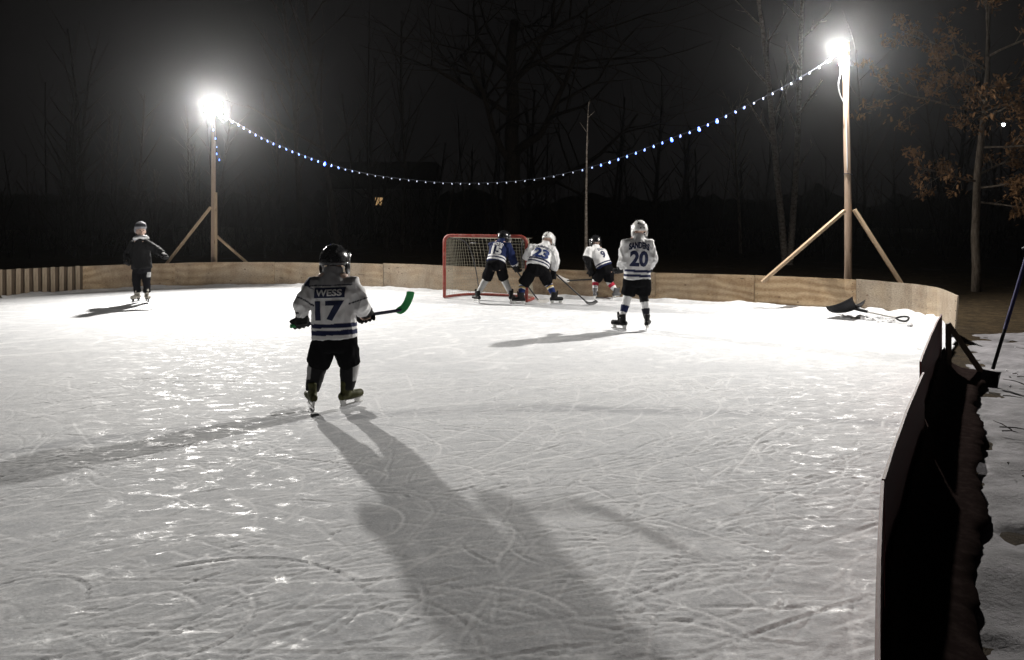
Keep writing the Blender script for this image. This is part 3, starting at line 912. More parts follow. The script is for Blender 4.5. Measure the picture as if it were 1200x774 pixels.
# ------------------------------------------------------------------ trees
def branch(mb, p, d, r, L, rng, lvl, maxl, tips, prm, n=6):
    """one limb as a bent tapering tube, then its children"""
    steps = max(3, int(L / prm['step'])); pts, rad = [p.copy()], [r]
    q = p.copy(); dd = d.normalized()
    r_end = r * (prm.get('end', 0.45) if lvl == 0 else 0.3)
    for i in range(steps):
        w = prm['wob'] * (0.5 if lvl == 0 else 1.0)
        dd = (dd + Vector((rng.gauss(0, w), rng.gauss(0, w), rng.gauss(0, w * 0.7) + (prm['up'] if lvl else 0.0)))).normalized()
        q = q + dd * L / steps
        pts.append(q.copy()); rad.append(r + (r_end - r) * (i + 1) / steps)
    mb.loft(pts, rad, side=(0.7, 0.7, 0.1), n=max(3, n - 2 * lvl if lvl < 2 else 3), cap=0)
    if lvl >= maxl:
        tips.append((pts[-1], dd)); tips.append((pts[len(pts) // 2], dd)); return
    k = prm['kids'][min(lvl, len(prm['kids']) - 1)]
    s0 = prm['bare'] if lvl == 0 else 0.25
    for i in range(k):
        f = s0 + (1 - s0) * (i + rng.random() * 0.8) / k
        j = min(int(f * steps), steps - 1)
        o = pts[j].lerp(pts[j + 1], f * steps - j); tdir = (pts[j + 1] - pts[j]).normalized()
        az = rng.uniform(0, 6.283) if lvl else i * 2.4 + rng.uniform(-0.5, 0.5)
        a = tdir.orthogonal().normalized(); bb = tdir.cross(a)
        out = a * math.cos(az) + bb * math.sin(az)
        sp = R(rng.uniform(*prm['spread']))
        nd = tdir * math.cos(sp) + out * math.sin(sp)
        rr = rad[j] * rng.uniform(0.45, 0.68)
        LL = L * rng.uniform(*prm['len']) * (1.15 - 0.55 * f if lvl == 0 else 1)
        branch(mb, o, nd, max(rr, prm['minr']), LL, rng, lvl + 1, maxl, tips, prm, n)

OAKP = dict(step=0.9, wob=0.16, up=0.05, kids=(9, 6, 5, 4), bare=0.22, spread=(35, 75), len=(0.5, 0.85), minr=0.022)
SLIM = dict(step=0.7, wob=0.05, up=0.06, kids=(16, 4, 3), bare=0.3, spread=(25, 55), len=(0.18, 0.38), minr=0.012)
def tree(name, base, label, H, r, bark, seed, maxl, prm, lean=(0, 0), group=None):
    rng = random.Random(seed)
    t = thing(name, base, label, 'tree', group)
    mb, tips = MB(), []
    branch(mb, Vector((0, 0, -0.1)), Vector((lean[0], lean[1], 1)), r, H, rng, 0, maxl, tips, prm)
    # the first tube is the trunk
    nt = next(i for i in range(len(mb.f)) if len(mb.f[i]) != 4 or False)
    n0 = max(max(f) for f in mb.f[:nt + 2]) + 1
    tr = MB(); tr.v = mb.v[:n0]; tr.f = mb.f[:nt + 2]
    br = MB(); br.v = mb.v[n0:]; br.f = [tuple(i - n0 for i in f) for f in mb.f[nt + 2:]]
    tr.build('trunk', bark, t, True); br.build('branches', bark, t, True)
    return t, tips

tree('oak_tree', (-0.1, 36, -0.05), 'huge spreading bare oak looming dark behind the hockey net', 11.0, 0.45, M['bark'], 21, 3, OAKP, (0.0, 0))
for k, (px, d, H, r, seed, lean, lab) in enumerate([
        (396, 33, 13, 0.15, 5, (-0.05, 0), 'slim bare tree rising above the string lights, leaning from the big oak'),
        (352, 38, 12, 0.14, 6, (-0.03, 0), 'thin bare tree growing between the shorter light pole and the leaning slim tree'),
        (470, 42, 12, 0.13, 9, (0.04, 0), 'thin bare tree next to the big oak, on the shorter pole side'),
        (868, 34, 6.5, 0.07, 12, (0.02, 0), 'low wispy sapling between the birch clump and the lone pale trunk')]):
    tree('bare_tree', (at(px, 0, d).x, d, -0.08), lab, H, r, M['grey_bark'] if k == 3 else M['bark'], seed, 2, SLIM, lean, 'bare trees behind the rink')
# lone pale trunk behind number nine
tree('birch_tree', (at(687, 0, 24).x, 24, -0.08), 'lone pale birch trunk rising behind the players at the net', 5.2, 0.065, M['birch'], 31, 1, dict(SLIM, end=0.12, kids=(4, 2), bare=0.7, len=(0.06, 0.12), wob=0.03), (-0.02, 0), 'birches behind the rink')
for (px, lean, H, seed, r, lab) in ((921, (-0.10, 0), 10.5, 41, 0.12, 'birch of the twin clump leaning towards the shorter pole'), (925, (0.10, 0.02), 10.5, 44, 0.115, 'birch of the twin clump leaning towards the taller pole')):
    tree('birch_tree', (at(px, 0, 27).x, 27, -0.08), lab, H, r, M['birch'], seed, 2, dict(SLIM, kids=(9, 3), len=(0.1, 0.25), wob=0.028), lean, 'birches behind the rink')

def leaf_oak():
    base = Vector((10.28, 17.8, -0.08)); rng = random.Random(8)
    t = thing('young_oak', base, 'young oak still holding brown withered leaves, beside the taller pole', 'tree')
    mb = MB(); tp = []
    zz = [0, 0.6, 1.2, 1.9, 2.6, 3.3, 4.0, 4.8, 5.6, 6.4]
    xs = [0.0, 0.02, 0.0, 0.03, 0.04, 0.10, 0.16, 0.22, 0.24, 0.30]
    tp = [Vector((x + 0.0, 0.05 * math.sin(z), z)) for x, z in zip(xs, zz)]
    mb.loft(tp, [0.105, 0.09, 0.085, 0.08, 0.075, 0.07, 0.06, 0.05, 0.04, 0.02], n=9, cap=0); mb.build('trunk', M['grey_bark'], t, True)
    mb = MB(); lf = MB(); tips = []
    prm = dict(step=0.25, wob=0.13, up=0.0, kids=(7, 4), bare=0.25, spread=(25, 60), len=(0.28, 0.5), minr=0.007)
    limbs = [(3.95, (-1, -0.35, 0.12), 2.5), (4.25, (-0.9, -0.5, 0.42), 2.3), (3.7, (-0.6, -0.8, 0.3), 1.9), (4.5, (0.8, -0.3, 0.25), 2.2), (4.1, (0.9, 0.2, 0.1), 2.0), (2.45, (-1, -0.2, 0.06), 1.75), (2.3, (0.8, -0.6, 0.2), 1.4),
             (4.9, (-0.7, 0.3, 0.5), 2.0), (5.2, (0.6, -0.6, 0.5), 1.8), (5.5, (-0.5, -0.5, 0.8), 1.7), (2.6, (0.9, 0.1, 0.28), 1.5), (3.2, (0.7, -0.6, -0.02), 1.6), (2.0, (0.95, -0.3, -0.12), 1.3), (3.85, (0.1, -1, 0.15), 1.5)]
    for z, d, L in limbs:
        i = max(k for k in range(len(zz)) if zz[k] <= z); p = tp[i].lerp(tp[min(i + 1, 9)], (z - zz[i]) / max(0.01, (zz[min(i + 1, 9)] - zz[i])))
        branch(mb, p, Vector(d), 0.028, L, rng, 0, 2, tips, prm, 5)
    mb.build('branches', M['grey_bark'], t, True)
    for p, d in tips:
        if rng.random() < 0.25: continue
        for _ in range(rng.randint(5, 12)):
            c = p + Vector((rng.gauss(0, 0.085), rng.gauss(0, 0.085), rng.gauss(-0.02, 0.06)))
            m_ = Matrix.Rotation(rng.uniform(0, 6.3), 3, 'Z') @ Matrix.Rotation(rng.uniform(-1.4, 1.4), 3, 'X') @ Matrix.Rotation(rng.uniform(-1, 1), 3, 'Y')
            a = rng.uniform(0.035, 0.07)
            vs = [Vector(v) * a for v in ((0, -1, 0), (0.42, -0.35, 0.15), (0.3, 0.1, 0.05), (0.45, 0.45, 0.16), (0, 1, -0.1), (-0.45, 0.45, 0.16), (-0.3, 0.1, 0.05), (-0.42, -0.35, 0.15), (0, 0, -0.08))]
            lf.add([c + m_ @ v for v in vs], [(0, 1, 8), (1, 2, 8), (2, 3, 8), (3, 4, 8), (4, 5, 8), (5, 6, 8), (6, 7, 8), (7, 0, 8)])
    m = mat('withered_leaf', (0.16, 0.08, 0.035), 0.8, 0.2); q = NT(m)
    q.color(q.ramp(q.noise(q.coord('Object'), 5, 3), [(0.35, (0.09, 0.045, 0.02)), (0.65, (0.28, 0.155, 0.072))]))
    o = lf.build('leaves', m, t); o['kind'] = 'stuff'
leaf_oak()

def far_wood():
    """the dark mass of bare trunks and brush far behind"""
    rng = random.Random(55); mb = MB(); tips = []
    for i in range(95):
        d = rng.uniform(46, 95); x = rng.uniform(-0.78, 0.78) * d
        H = rng.uniform(7, 15); r = rng.uniform(0.08, 0.22)
        branch(mb, Vector((x, d, -0.5)), Vector((rng.gauss(0, 0.05), 0, 1)), r, H, rng, 0, 1, tips, dict(SLIM, kids=(13, 3), step=1.6, bare=0.15, len=(0.16, 0.4), minr=0.02), 5)
    for i in range(520):
        d = rng.uniform(30, 60); x = rng.uniform(-0.75, 0.75) * d
        H = rng.uniform(1.2, 4.5)
        branch(mb, Vector((x, d, -0.3)), Vector((rng.gauss(0, 0.25), 0, 1)), 0.035, H, rng, 0, 1, tips, dict(SLIM, kids=(7, 2), step=0.9, bare=0.1, len=(0.25, 0.5), minr=0.014), 4)
    tag(mb.build('far_wood', M['bark'], None, True), 'dark bare woodland and brush far behind the rink', 'woodland', kind='stuff')
    # dense conifers and brush closing the horizon
    V, F_ = [], []
    n = 220
    for i in range(n + 1):
        a = R(-62 + 124 * i / n); d = 98
        h = 3.6 + 2.0 * noise.fractal(Vector((i * 0.12, 2, 0)), 1, 2, 4) + 1.2 * noise.noise(Vector((i * 0.9, 0, 5)))
        for dd, z in ((0, -1), (0.6, h * 0.55), (3, h), (9, -1)):
            V.append((math.sin(a) * (d + dd), math.cos(a) * (d + dd), z))
    for i in range(n):
        for r in range(3): F_.append((i * 4 + r, i * 4 + r + 1, i * 4 + r + 5, i * 4 + r + 4))
    mb = MB(); mb.add(V, F_)
    tag(mb.build('hills', M['bark'], None, True), 'low dark wooded rise closing the horizon', kind='structure')
far_wood()

# ------------------------------------------------------------------ far lights
def far_lights():
    p = at(1173, 147, 58)
    t = thing('yard_lamp', (p.x, p.y, -0.1), 'distant white yard lamp on a post beyond the young oak', 'lamp')
    mb = MB(); mb.loft([(0, 0, -0.3), (0, 0, p.z * 0.5), (0, 0, p.z + 0.25)], [0.11, 0.09, 0.07], n=8); mb.build('post', M['bark'], t, True)
    mb = MB(); mb.beam((0, 0, p.z + 0.28), (-0.1, -0.45, p.z + 0.34), 0.06, 0.06); mb.build('arm', M['housing'], t)
    mb = MB(); mb.loft([(-0.1, -0.45, p.z + 0.42), (-0.1, -0.45, p.z + 0.28), (-0.1, -0.45, p.z + 0.2)], [0.10, 0.26, 0.27], n=12, cap=0.1); mb.build('lamp_shade', M['housing'], t, True)
    mb = MB(); mb.ball((-0.1, -0.45, p.z + 0.10), (0.11, 0.11, 0.13)); mb.build('globe', mat('yard_globe', (1, 1, 1), 0.3, 0.5, 0, (0.95, 0.97, 1.0), 9), t, True)
    w = at(447, 236.5, 70)
    t = thing('far_house', (w.x, 72, -0.3), 'far dark house with one small lit amber window beyond the wood', 'house')
    mb = MB(); mb.box((0, 0, 1.9), (9, 6, 4.4)); mb.build('wall', m_wood('siding', (0.05, 0.045, 0.04), (0.09, 0.08, 0.07)), t)
    mb = MB(); mb.add([(-4.8, -3.4, 4.1), (4.8, -3.4, 4.1), (4.8, 3.4, 4.1), (-4.8, 3.4, 4.1), (-4.8, 0, 6.6), (4.8, 0, 6.6)], [(0, 1, 5, 4), (2, 3, 4, 5), (0, 4, 3), (1, 2, 5), (3, 2, 1, 0)]); mb.build('roof', M['bark'], t)
    z = w.z + 0.3
    fr = MB()
    fr.box((-0.02, -3.03, z + 0.36), (0.82, 0.08, 0.07)); fr.box((-0.02, -3.03, z - 0.36), (0.82, 0.08, 0.07))
    for x in (-0.40, 0.36, -0.02): fr.box((x, -3.03, z), (0.06, 0.08, 0.65))
    win = fr.build('window', M['housing'], t)
    em = mat('lit_window', (0.6, 0.4, 0.2), 0.3, 0.5, 0, (1.0, 0.62, 0.28), 0.28)
    for x in (-0.21, 0.17):
        mb = MB(); mb.box((x, -3.02, z), (0.32, 0.03, 0.65)); mb.build('pane', em, win)
far_lights()

def twigs():
    rng = random.Random(91); mb = MB()
    for _ in range(80):
        d = rng.uniform(3.2, 10.5); x = 0.588 * d + rng.uniform(0.1, 1.6); a = rng.uniform(0, 6.3); L = rng.uniform(0.04, 0.22)
        p = Vector((x, d, 0.012)); e = Vector((math.cos(a), math.sin(a), rng.uniform(-0.05, 0.12)))
        mb.loft([p, p + e * L * 0.5 + Vector((rng.gauss(0, 0.01), rng.gauss(0, 0.01), 0.008)), p + e * L], [0.005, 0.004, 0.002], n=4, cap=0)
    tag(mb.build('fallen_twigs', M['bark'], None, True), 'small dark twigs scattered over the trodden snow', 'twigs', kind='stuff')
twigs()

# ------------------------------------------------------------------ people
WHITE = (0.80, 0.80, 0.80); NAVY = (0.012, 0.018, 0.065); BLACK = (0.008, 0.008, 0.009); GREY = (0.30, 0.30, 0.31)
V3 = lambda *a: Vector(a)

def wrinkle(me, amp, sc=(7, 7, 4), seed=0.0, weight=None):
    """soft cloth folds pushed along the surface normals"""
    co = [v.co.copy() for v in me.vertices]; no = [v.normal.copy() for v in me.vertices]
    for v, c, n in zip(me.vertices, co, no):
        q = Vector((c.x * sc[0] + seed, c.y * sc[1], c.z * sc[2]))
        w = noise.noise(q + Vector((noise.noise(q * 0.6), 0, noise.noise(q * 0.7 + Vector((5, 0, 0))))) * 1.3)
        ridge = 1 - 2 * abs(noise.noise(q * 1.7 + Vector((9, 3, 1))))
        v.co = c + n * (amp if weight is None else amp * weight(c)) * (0.7 * w + 0.5 * ridge - 0.25)
    me.update()

def seg_dist(p, a, b):
    ab = b - a; t = max(0, min(1, (p - a).dot(ab) / ab.length_squared)); return (p - (a + ab * t)).length, t

def helmet_mesh(c, fwd, side, up, sx=0.112, sy=0.137, sz=0.125):
    q = Matrix((side, fwd, up)).transposed()
    nt, nph = 18, 40; V, F_ = [], []
    for k in (0, 1):
        for i in range(nt + 1):
            for j in range(nph):
                ph = 2 * math.pi * j / nph          # 0 = right side, 90 deg = front
                fr = math.sin(ph)
                lim = R(100 + 8 * max(0, -fr) + 18 * math.exp(-(fr / 0.38) ** 2) - 22 * max(0, fr) ** 1.5)
                th = lim * (i + 0.02) / (nt + 0.02)
                x, y, z = math.sin(th) * math.cos(ph), math.sin(th) * fr, math.cos(th)
                g = 1.0
                ax = abs(x)
                g += 0.030 * math.exp(-((ax - 0.34) / 0.10) ** 2) * max(0, z + 0.3)      # two crown ridges
                g -= 0.022 * math.exp(-((ax - 0.60) / 0.06) ** 2)                         # seam of the two shells
                g -= 0.025 * math.exp(-((z - 0.18) / 0.05) ** 2) * max(0, -y)             # rear adjustment groove
                g += 0.035 * math.exp(-((z + 0.15) / 0.16) ** 2) * max(0, -y)             # occipital lip
                s = g * (1.0 if k == 0 else 0.90)
                V.append(c + q @ Vector((x * sx * s, y * sy * s, z * sz * s)))
    b = (nt + 1) * nph
    for i in range(nt):
        for j in range(nph):
            a = i * nph + j; d = i * nph + (j + 1) % nph
            F_.append((a, a + nph, d + nph, d)); F_.append((a + b, d + b, d + nph + b, a + nph + b))
    for j in range(nph):
        a = nt * nph + j; d = nt * nph + (j + 1) % nph; F_.append((a, a + b, d + b, d))
    F_.append(tuple(range(nph))[::-1]); F_.append(tuple(range(b, b + nph)))
    return V, F_, q

def make_helmet(parent, c, fwd, up, shell, cage, k=1.0):
    fwd = fwd.normalized(); side = fwd.cross(up).normalized(); up = side.cross(fwd).normalized()
    V, F_, q = helmet_mesh(c, fwd, side, up, 0.112 * k, 0.137 * k, 0.125 * k)
    mb = MB(); mb.add(V, F_); h = mb.build('helmet', shell, parent, True)
    def P(x, y, z): return c + q @ (Vector((x, y, z)) * k)
    for x, y, z, a in ((0.045, -0.05, 0.112, 0), (-0.045, -0.05, 0.112, 0), (0.05, -0.108, 0.066, 0), (-0.05, -0.108, 0.066, 0), (0.0, -0.03, 0.124, 0), (0.085, 0.03, 0.078, 0), (-0.085, 0.03, 0.078, 0), (0.025, -0.139, 0.0, 0), (-0.025, -0.139, 0.0, 0)):
        mb = MB(); mb.ball(P(x, y, z), (0.010 * k, 0.017 * k, 0.006 * k), 8, 5, q @ Matrix.Rotation(R(-50 if y < -0.09 else 0), 3, 'X')); mb.build('vent', M['vent'], h, True)
    for s in (-1, 1):
        mb = MB(); mb.ball(P(s * 0.104, 0.005, -0.055), (0.014 * k, 0.045 * k, 0.055 * k), 10, 7, q); mb.build('ear_guard', shell, h, True)
    if cage:
        mb = MB()
        for z in (0.045, 0.01, -0.025, -0.06, -0.095, -0.128):
            pr = 0.165 - 0.25 * max(0, -z - 0.06)
            pts = [P(math.cos(a) * 0.108 * (1 - 0.8 * max(0, -z - 0.09)), 0.02 + math.sin(a) * (pr - 0.02), z) for a in [math.pi * i / 12 for i in range(13)]]
            mb.loft(pts, [0.0032 * k] * 13, side=tuple(up), n=5, cap=0)
        for a in [math.pi * i / 10 for i in range(1, 10)]:
            pts = [P(math.cos(a) * 0.108 * (1 - 0.8 * max(0, -z - 0.09)), 0.02 + math.sin(a) * (0.165 - 0.25 * max(0, -z - 0.06) - 0.02), z) for z in (0.06, 0.01, -0.04, -0.09, -0.13)]
            mb.loft(pts, [0.0032 * k] * 5, side=tuple(side), n=5, cap=0)
        mb.build('cage', M['grey_metal'], h, True)
    return h

def hand_shape(mb, wr, d, grip, nrm, k=1.0, fat=1.0):
    """palm, thumb and four curled fingers; d = along the hand, grip = across the fingers, nrm = palm side"""
    d = d.normalized(); grip = (grip - d * grip.dot(d)).normalized(); nrm = (nrm - d * nrm.dot(d)); nrm = (nrm - grip * nrm.dot(grip)).normalized()
    kn = wr + d * 0.085 * k
    mb.loft([wr - d * 0.01, wr + d * 0.045 * k, kn], [(0.032 * k * fat, 0.024 * k * fat), (0.043 * k * fat, 0.026 * k * fat), (0.042 * k * fat, 0.020 * k * fat)], side=tuple(grip), n=10)
    for i, L in enumerate((0.92, 1.05, 1.0, 0.8)):
        o = kn + grip * (i - 1.5) * 0.023 * k * fat
        r = 0.0105 * k * fat
        mb.loft([o - d * 0.01, o + d * 0.032 * k * L + nrm * 0.008 * k, o + d * 0.040 * k * L + nrm * 0.036 * k, o + d * 0.012 * k + nrm * 0.052 * k], [r * 1.05, r, r * 0.95, r * 0.85], side=tuple(grip), n=8, cap=0.9)
    o = wr + d * 0.03 * k - grip * 0.036 * k * fat
    mb.loft([o, o - grip * 0.022 * k + d * 0.025 * k + nrm * 0.018 * k, o - grip * 0.008 * k + d * 0.045 * k + nrm * 0.045 * k], [0.014 * k * fat, 0.013 * k * fat, 0.011 * k * fat], n=8, cap=0.9)

def make_glove(parent, el, wr, grip, nrm, k=1.0, color=None):
    d = (wr - el).normalized()
    mb = MB()
    hand_shape(mb, wr, d, grip, nrm, 1.12 * k, 1.42)
    mb.loft([wr - d * 0.075 * k, wr - d * 0.03 * k, wr + d * 0.02 * k], [(0.062 * k, 0.056 * k), (0.056 * k, 0.050 * k), (0.05 * k, 0.036 * k)], side=tuple(grip), n=12, cap=0.15)
    n2 = nrm.normalized()
    for i in range(3):      # padded rolls across the back of the hand
        o = wr + d * (0.005 + 0.035 * i) * k - n2 * 0.036 * k
        g = grip.normalized()
        mb.loft([o - g * 0.042 * k, o + g * 0.042 * k], [0.017 * k] * 2, side=tuple(d), n=8, cap=0.9)
    me = remesh(mb, 0.0065 * k, 2, 'glove')
    return link('glove', me, color or M['glove'], parent, True)

def make_skate(parent, ankle, toe, boot_mat, holder, k=1.0, tilt=0.0):
    """boot on a holder and a steel runner; ankle = joint, toe = horizontal direction"""
    t = Vector((toe[0], toe[1], 0)).normalized(); s = Vector((-t.y, t.x, 0)); a = Vector((ankle[0], ankle[1], 0))
    up = Vector((0, 0, 1))
    mb = MB(); L = 0.25 * k; z0 = 0.078
    heel, tip = a - t * 0.065 * k, a + t * (L - 0.075)
    mb.loft([heel + up * (z0 + 0.035), a + up * (z0 + 0.036) + t * 0.02, a + t * 0.09 * k + up * (z0 + 0.035), tip - t * 0.03 + up * (z0 + 0.034)], [(0.033 * k, 0.036), (0.036 * k, 0.038), (0.046 * k, 0.036), (0.040 * k, 0.034)], side=tuple(s), n=12, cap=0.9)
    lean = Vector((ankle[0], ankle[1], 0)) - a
    mb.loft([a - t * 0.018 + up * (z0 + 0.03), a - t * 0.012 + up * (z0 + 0.09), a - t * 0.004 + up * (z0 + 0.15)], [(0.036 * k, 0.052 * k), (0.038 * k, 0.055 * k), (0.046 * k, 0.06 * k)], side=tuple(s), n=12, cap=0.3)
    mb.loft([a + t * 0.045 + up * (z0 + 0.075), a + t * 0.055 + up * (z0 + 0.13), a + t * 0.06 + up * (z0 + 0.185)], [(0.028 * k, 0.012), (0.030 * k, 0.011), (0.028 * k, 0.009)], side=tuple(s), n=10)
    me = remesh(mb, 0.0075, 2, 'skate'); o = link('skate', me, boot_mat, parent, True)
    mb = MB()
    for q, w in ((a - t * 0.045 * k, 0.07), (a + t * 0.115 * k, 0.075)):
        mb.loft([q + up * (z0 + 0.012), q + up * 0.05, q + up * 0.032], [(0.020, w * 0.62), (0.010, w * 0.42), (0.007, w * 0.45)], side=tuple(s), n=10, cap=0.1)
    mb.loft([heel - t * 0.01 + up * 0.034, a + t * 0.04 + up * 0.036, tip + up * 0.034], [(0.0065, 0.009)] * 3, side=tuple(s), n=8, cap=0.4)
    mb.loft([heel + up * (z0 + 0.004), a + t * 0.04 + up * (z0 + 0.002), tip - t * 0.01 + up * (z0 + 0.004)], [(0.030 * k, 0.007)] * 3, side=tuple(s), n=10, cap=0.6)
    me = remesh(mb, 0.005, 1, 'blade_holder'); link('blade_holder', me, holder, o, True)
    mb = MB(); pr = [(-0.085, 0.018), (-0.075, 0.004), (-0.04, 0.0), (0.09, 0.0), (0.135, 0.004), (0.16, 0.02), (0.155, 0.034), (-0.08, 0.034)]
    n = len(pr)
    V = [a + t * x * k + up * z + s * e * 0.0022 for e in (-1, 1) for x, z in pr]
    mb.add(V, [tuple(range(n))[::-1], tuple(range(n, 2 * n))] + [(i, (i + 1) % n, n + (i + 1) % n, n + i) for i in range(n)])
    mb.build('blade', M['steel'], o)
    return o

def lettering(parent, name, text, width, height, org, x, z, fwd, bvh, material, off=0.004, arc=0.0, bold=0.02):
    """flat print wrapped onto the back of a jersey"""
    cu = bpy.data.curves.new('txt', 'FONT'); cu.body = text; cu.align_x = 'CENTER'; cu.align_y = 'CENTER'; cu.offset = bold; cu.resolution_u = 3
    ob = bpy.data.objects.new('txt', cu); COL.objects.link(ob)
    dg = bpy.context.evaluated_depsgraph_get(); me = bpy.data.meshes.new_from_object(ob.evaluated_get(dg))
    bpy.data.objects.remove(ob); bpy.data.curves.remove(cu)
    co = np.array([v.co[:] for v in me.vertices]); lo, hi = co.min(0), co.max(0)
    sc_ = ((hi[0] - lo[0]), (hi[1] - lo[1])); ce = (hi + lo) / 2
    for v in me.vertices: v.co = Vector(((v.co.x - ce[0]) / sc_[0] * width, (v.co.y - ce[1]) / sc_[1] * height, 0))
    return wrap(parent, name, me, width, height, org, x, z, fwd, bvh, material, off, arc)

def wrap(parent, name, me, width, height, org, x, z, fwd, bvh, material, off, arc=0.0):
    bm = bmesh.new(); bm.from_mesh(me)
    n = max(3, int(width / 0.018)); m_ = max(2, int(height / 0.018))
    for i in range(1, n):
        bmesh.ops.bisect_plane(bm, geom=bm.verts[:] + bm.edges[:] + bm.faces[:], plane_co=(-width / 2 + width * i / n, 0, 0), plane_no=(1, 0, 0))
    for i in range(1, m_):
        bmesh.ops.bisect_plane(bm, geom=bm.verts[:] + bm.edges[:] + bm.faces[:], plane_co=(0, -height / 2 + height * i / m_, 0), plane_no=(0, 1, 0))
    last = 0
    for v in bm.verts:
        u, w = v.co.x, v.co.y
        w -= arc * (u / (width / 2)) ** 2
        o = org + x * u + z * w - fwd * 0.6
        hit = bvh.ray_cast(o, fwd, 1.2)
        p = hit[0] - fwd * off if hit[0] is not None else org + x * u + z * w - fwd * 0.1
        v.co = p
    bmesh.ops.recalc_face_normals(bm, faces=bm.faces)
    bm.to_mesh(me); bm.free()
    return link(name, me, material, parent)

def plate_mesh(w, h):
    me = bpy.data.meshes.new('plate'); me.from_pydata([(-w / 2, -h / 2, 0), (w / 2, -h / 2, 0), (w / 2, h / 2, 0), (-w / 2, h / 2, 0)], [], [(0, 1, 2, 3)]); return me

def person(origin, label, P, J, C):
    """P = joints, J = jersey sizes, C = colours; axes: x along the picture's right, y away, z up"""
    t = thing('person', origin, label, 'person', C.get('group', 'children skating on the rink'))
    k = P.get('k', 1.0)
    shL, shR = P['shL'], P['shR']; side = (shR - shL).normalized()
    hem, chest, neck = P['hem'], P['chest'], P['neck']
    upv = (neck - hem).normalized(); fwd = P['tf'].normalized()
    fwd = (fwd - upv * fwd.dot(upv)).normalized()
    sidev = fwd.cross(upv).normalized()
    if sidev.dot(side) < 0 and not C.get('front'): sidev = -sidev
    hd, hf = P['head'], P['hf'].normalized()
    hup = P.get('hup', V3(0, 0, 1)); hside = hf.cross(hup).normalized(); hup = hside.cross(hf)
    # body: one continuous surface from head to feet
    mb = MB()
    hq = Matrix((hside, hf, hup)).transposed()
    def HP(x, y, z): return hd + hq @ Vector((x * k, y * k, z * k))
    mb.ball(HP(0, -0.005, 0.02), (0.078 * k, 0.095 * k, 0.098 * k), 16, 12, hq)
    mb.ball(HP(0, 0.025, -0.055), (0.060 * k, 0.065 * k, 0.062 * k), 14, 10, hq)
    mb.loft([HP(0, 0.088, 0.015), HP(0, 0.106, -0.022)], [(0.010 * k, 0.012 * k), (0.016 * k, 0.014 * k)], side=tuple(hside), n=8, cap=0.9)
    for s in (-1, 1):
        mb.ball(HP(s * 0.080, -0.005, -0.01), (0.012 * k, 0.022 * k, 0.032 * k), 8, 6, hq)
        mb.loft([HP(s * 0.050, 0.080, 0.032), HP(s * 0.014, 0.093, 0.036)], [0.010 * k] * 2, n=6, cap=0.9)
    mb.loft([HP(-0.022, 0.080, -0.062), HP(0, 0.087, -0.060), HP(0.022, 0.080, -0.062)], [0.008 * k] * 3, n=6, cap=0.9)
    mb.loft([HP(0, -0.02, -0.05), neck.lerp(hd, 0.4), neck, neck.lerp(chest, 0.3)], [0.055 * k, 0.05 * k, 0.06 * k, (0.11 * k, 0.07 * k)], side=tuple(side), n=12)
    mb.loft([neck.lerp(chest, 0.2), chest, hem, P['pel']], [(0.13 * k, 0.08 * k), (0.135 * k, 0.095 * k), (0.115 * k, 0.085 * k), (0.13 * k, 0.095 * k)], side=tuple(side), n=14)
    for s in 'LR':
        sh, el, wr = P['sh' + s], P['el' + s], P['wr' + s]
        mb.loft([sh.lerp(chest, 0.3), sh, sh.lerp(el, 0.5), el, el.lerp(wr, 0.4), wr], [0.05 * k, 0.052 * k, 0.043 * k, 0.036 * k, 0.036 * k, 0.025 * k], n=10)
        hand_shape(mb, wr, wr - el, P.get('grip' + s, V3(1, 0.3, 0)), P.get('palm' + s, V3(0, 1, 0)), k * 0.9)
        hip, kn, an, toe = P['hip' + s], P['kn' + s], P['an' + s], Vector((*P['toe' + s], 0)).normalized()
        mb.loft([P['pel'].lerp(hip, 0.5), hip, hip.lerp(kn, 0.5), kn, kn.lerp(an, 0.35), an, an - V3(0, 0, 0.05)], [0.08 * k, 0.085 * k, 0.07 * k, 0.052 * k, 0.054 * k, 0.034 * k, 0.034 * k], n=12)
        f = V3(an.x, an.y, 0.10)
        mb.loft([f - toe * 0.03, f + toe * 0.05, f + toe * 0.12 * k], [(0.028 * k, 0.025), (0.034 * k, 0.022), (0.03 * k, 0.016)], side=(toe.y, -toe.x, 0), n=10, cap=0.8)
    link('body', remesh(mb, 0.010, 2, 'body'), M['skin'], t, True)
    # upper garment
    w_h, w_c, d_ = J['hem_w'], J['chest_w'], J['deep']
    mb = MB()
    low = hem - upv * 0.0
    sh_mid = (shL + shR) / 2
    mb.loft([low, low.lerp(chest, 0.35), low.lerp(chest, 0.75), chest, sh_mid.lerp(chest, 0.25), neck - upv * 0.02, neck.lerp(hd, 0.38)],
            [(w_h, d_ * 0.98), (w_h * 0.96, d_ * 0.93), (w_c * 0.98, d_), (w_c, d_), (w_c * 0.86, d_ * 0.86), (0.088 * k, 0.085 * k), (0.074 * k, 0.072 * k)], side=tuple(side), n=22, cap=0.12, p=2.35)
    sl = J['sleeve']
    for s in 'LR':
        sh, el, wr = P['sh' + s], P['el' + s], P['wr' + s]
        end = el.lerp(wr, J.get('cuff', 0.80))
        mb.loft([sh.lerp(sh_mid, 0.45) + upv * 0.0, sh, sh.lerp(el, 0.45), el, el.lerp(end, 0.6), end], [sl * 0.98, sl * 1.05, sl * 1.02, sl * 1.03, sl * 0.92, sl * 0.76], side=tuple(fwd), n=14, cap=0.25)
    me = remesh(mb, J.get('voxel', 0.0085), 4, J.get('name', 'jersey'))
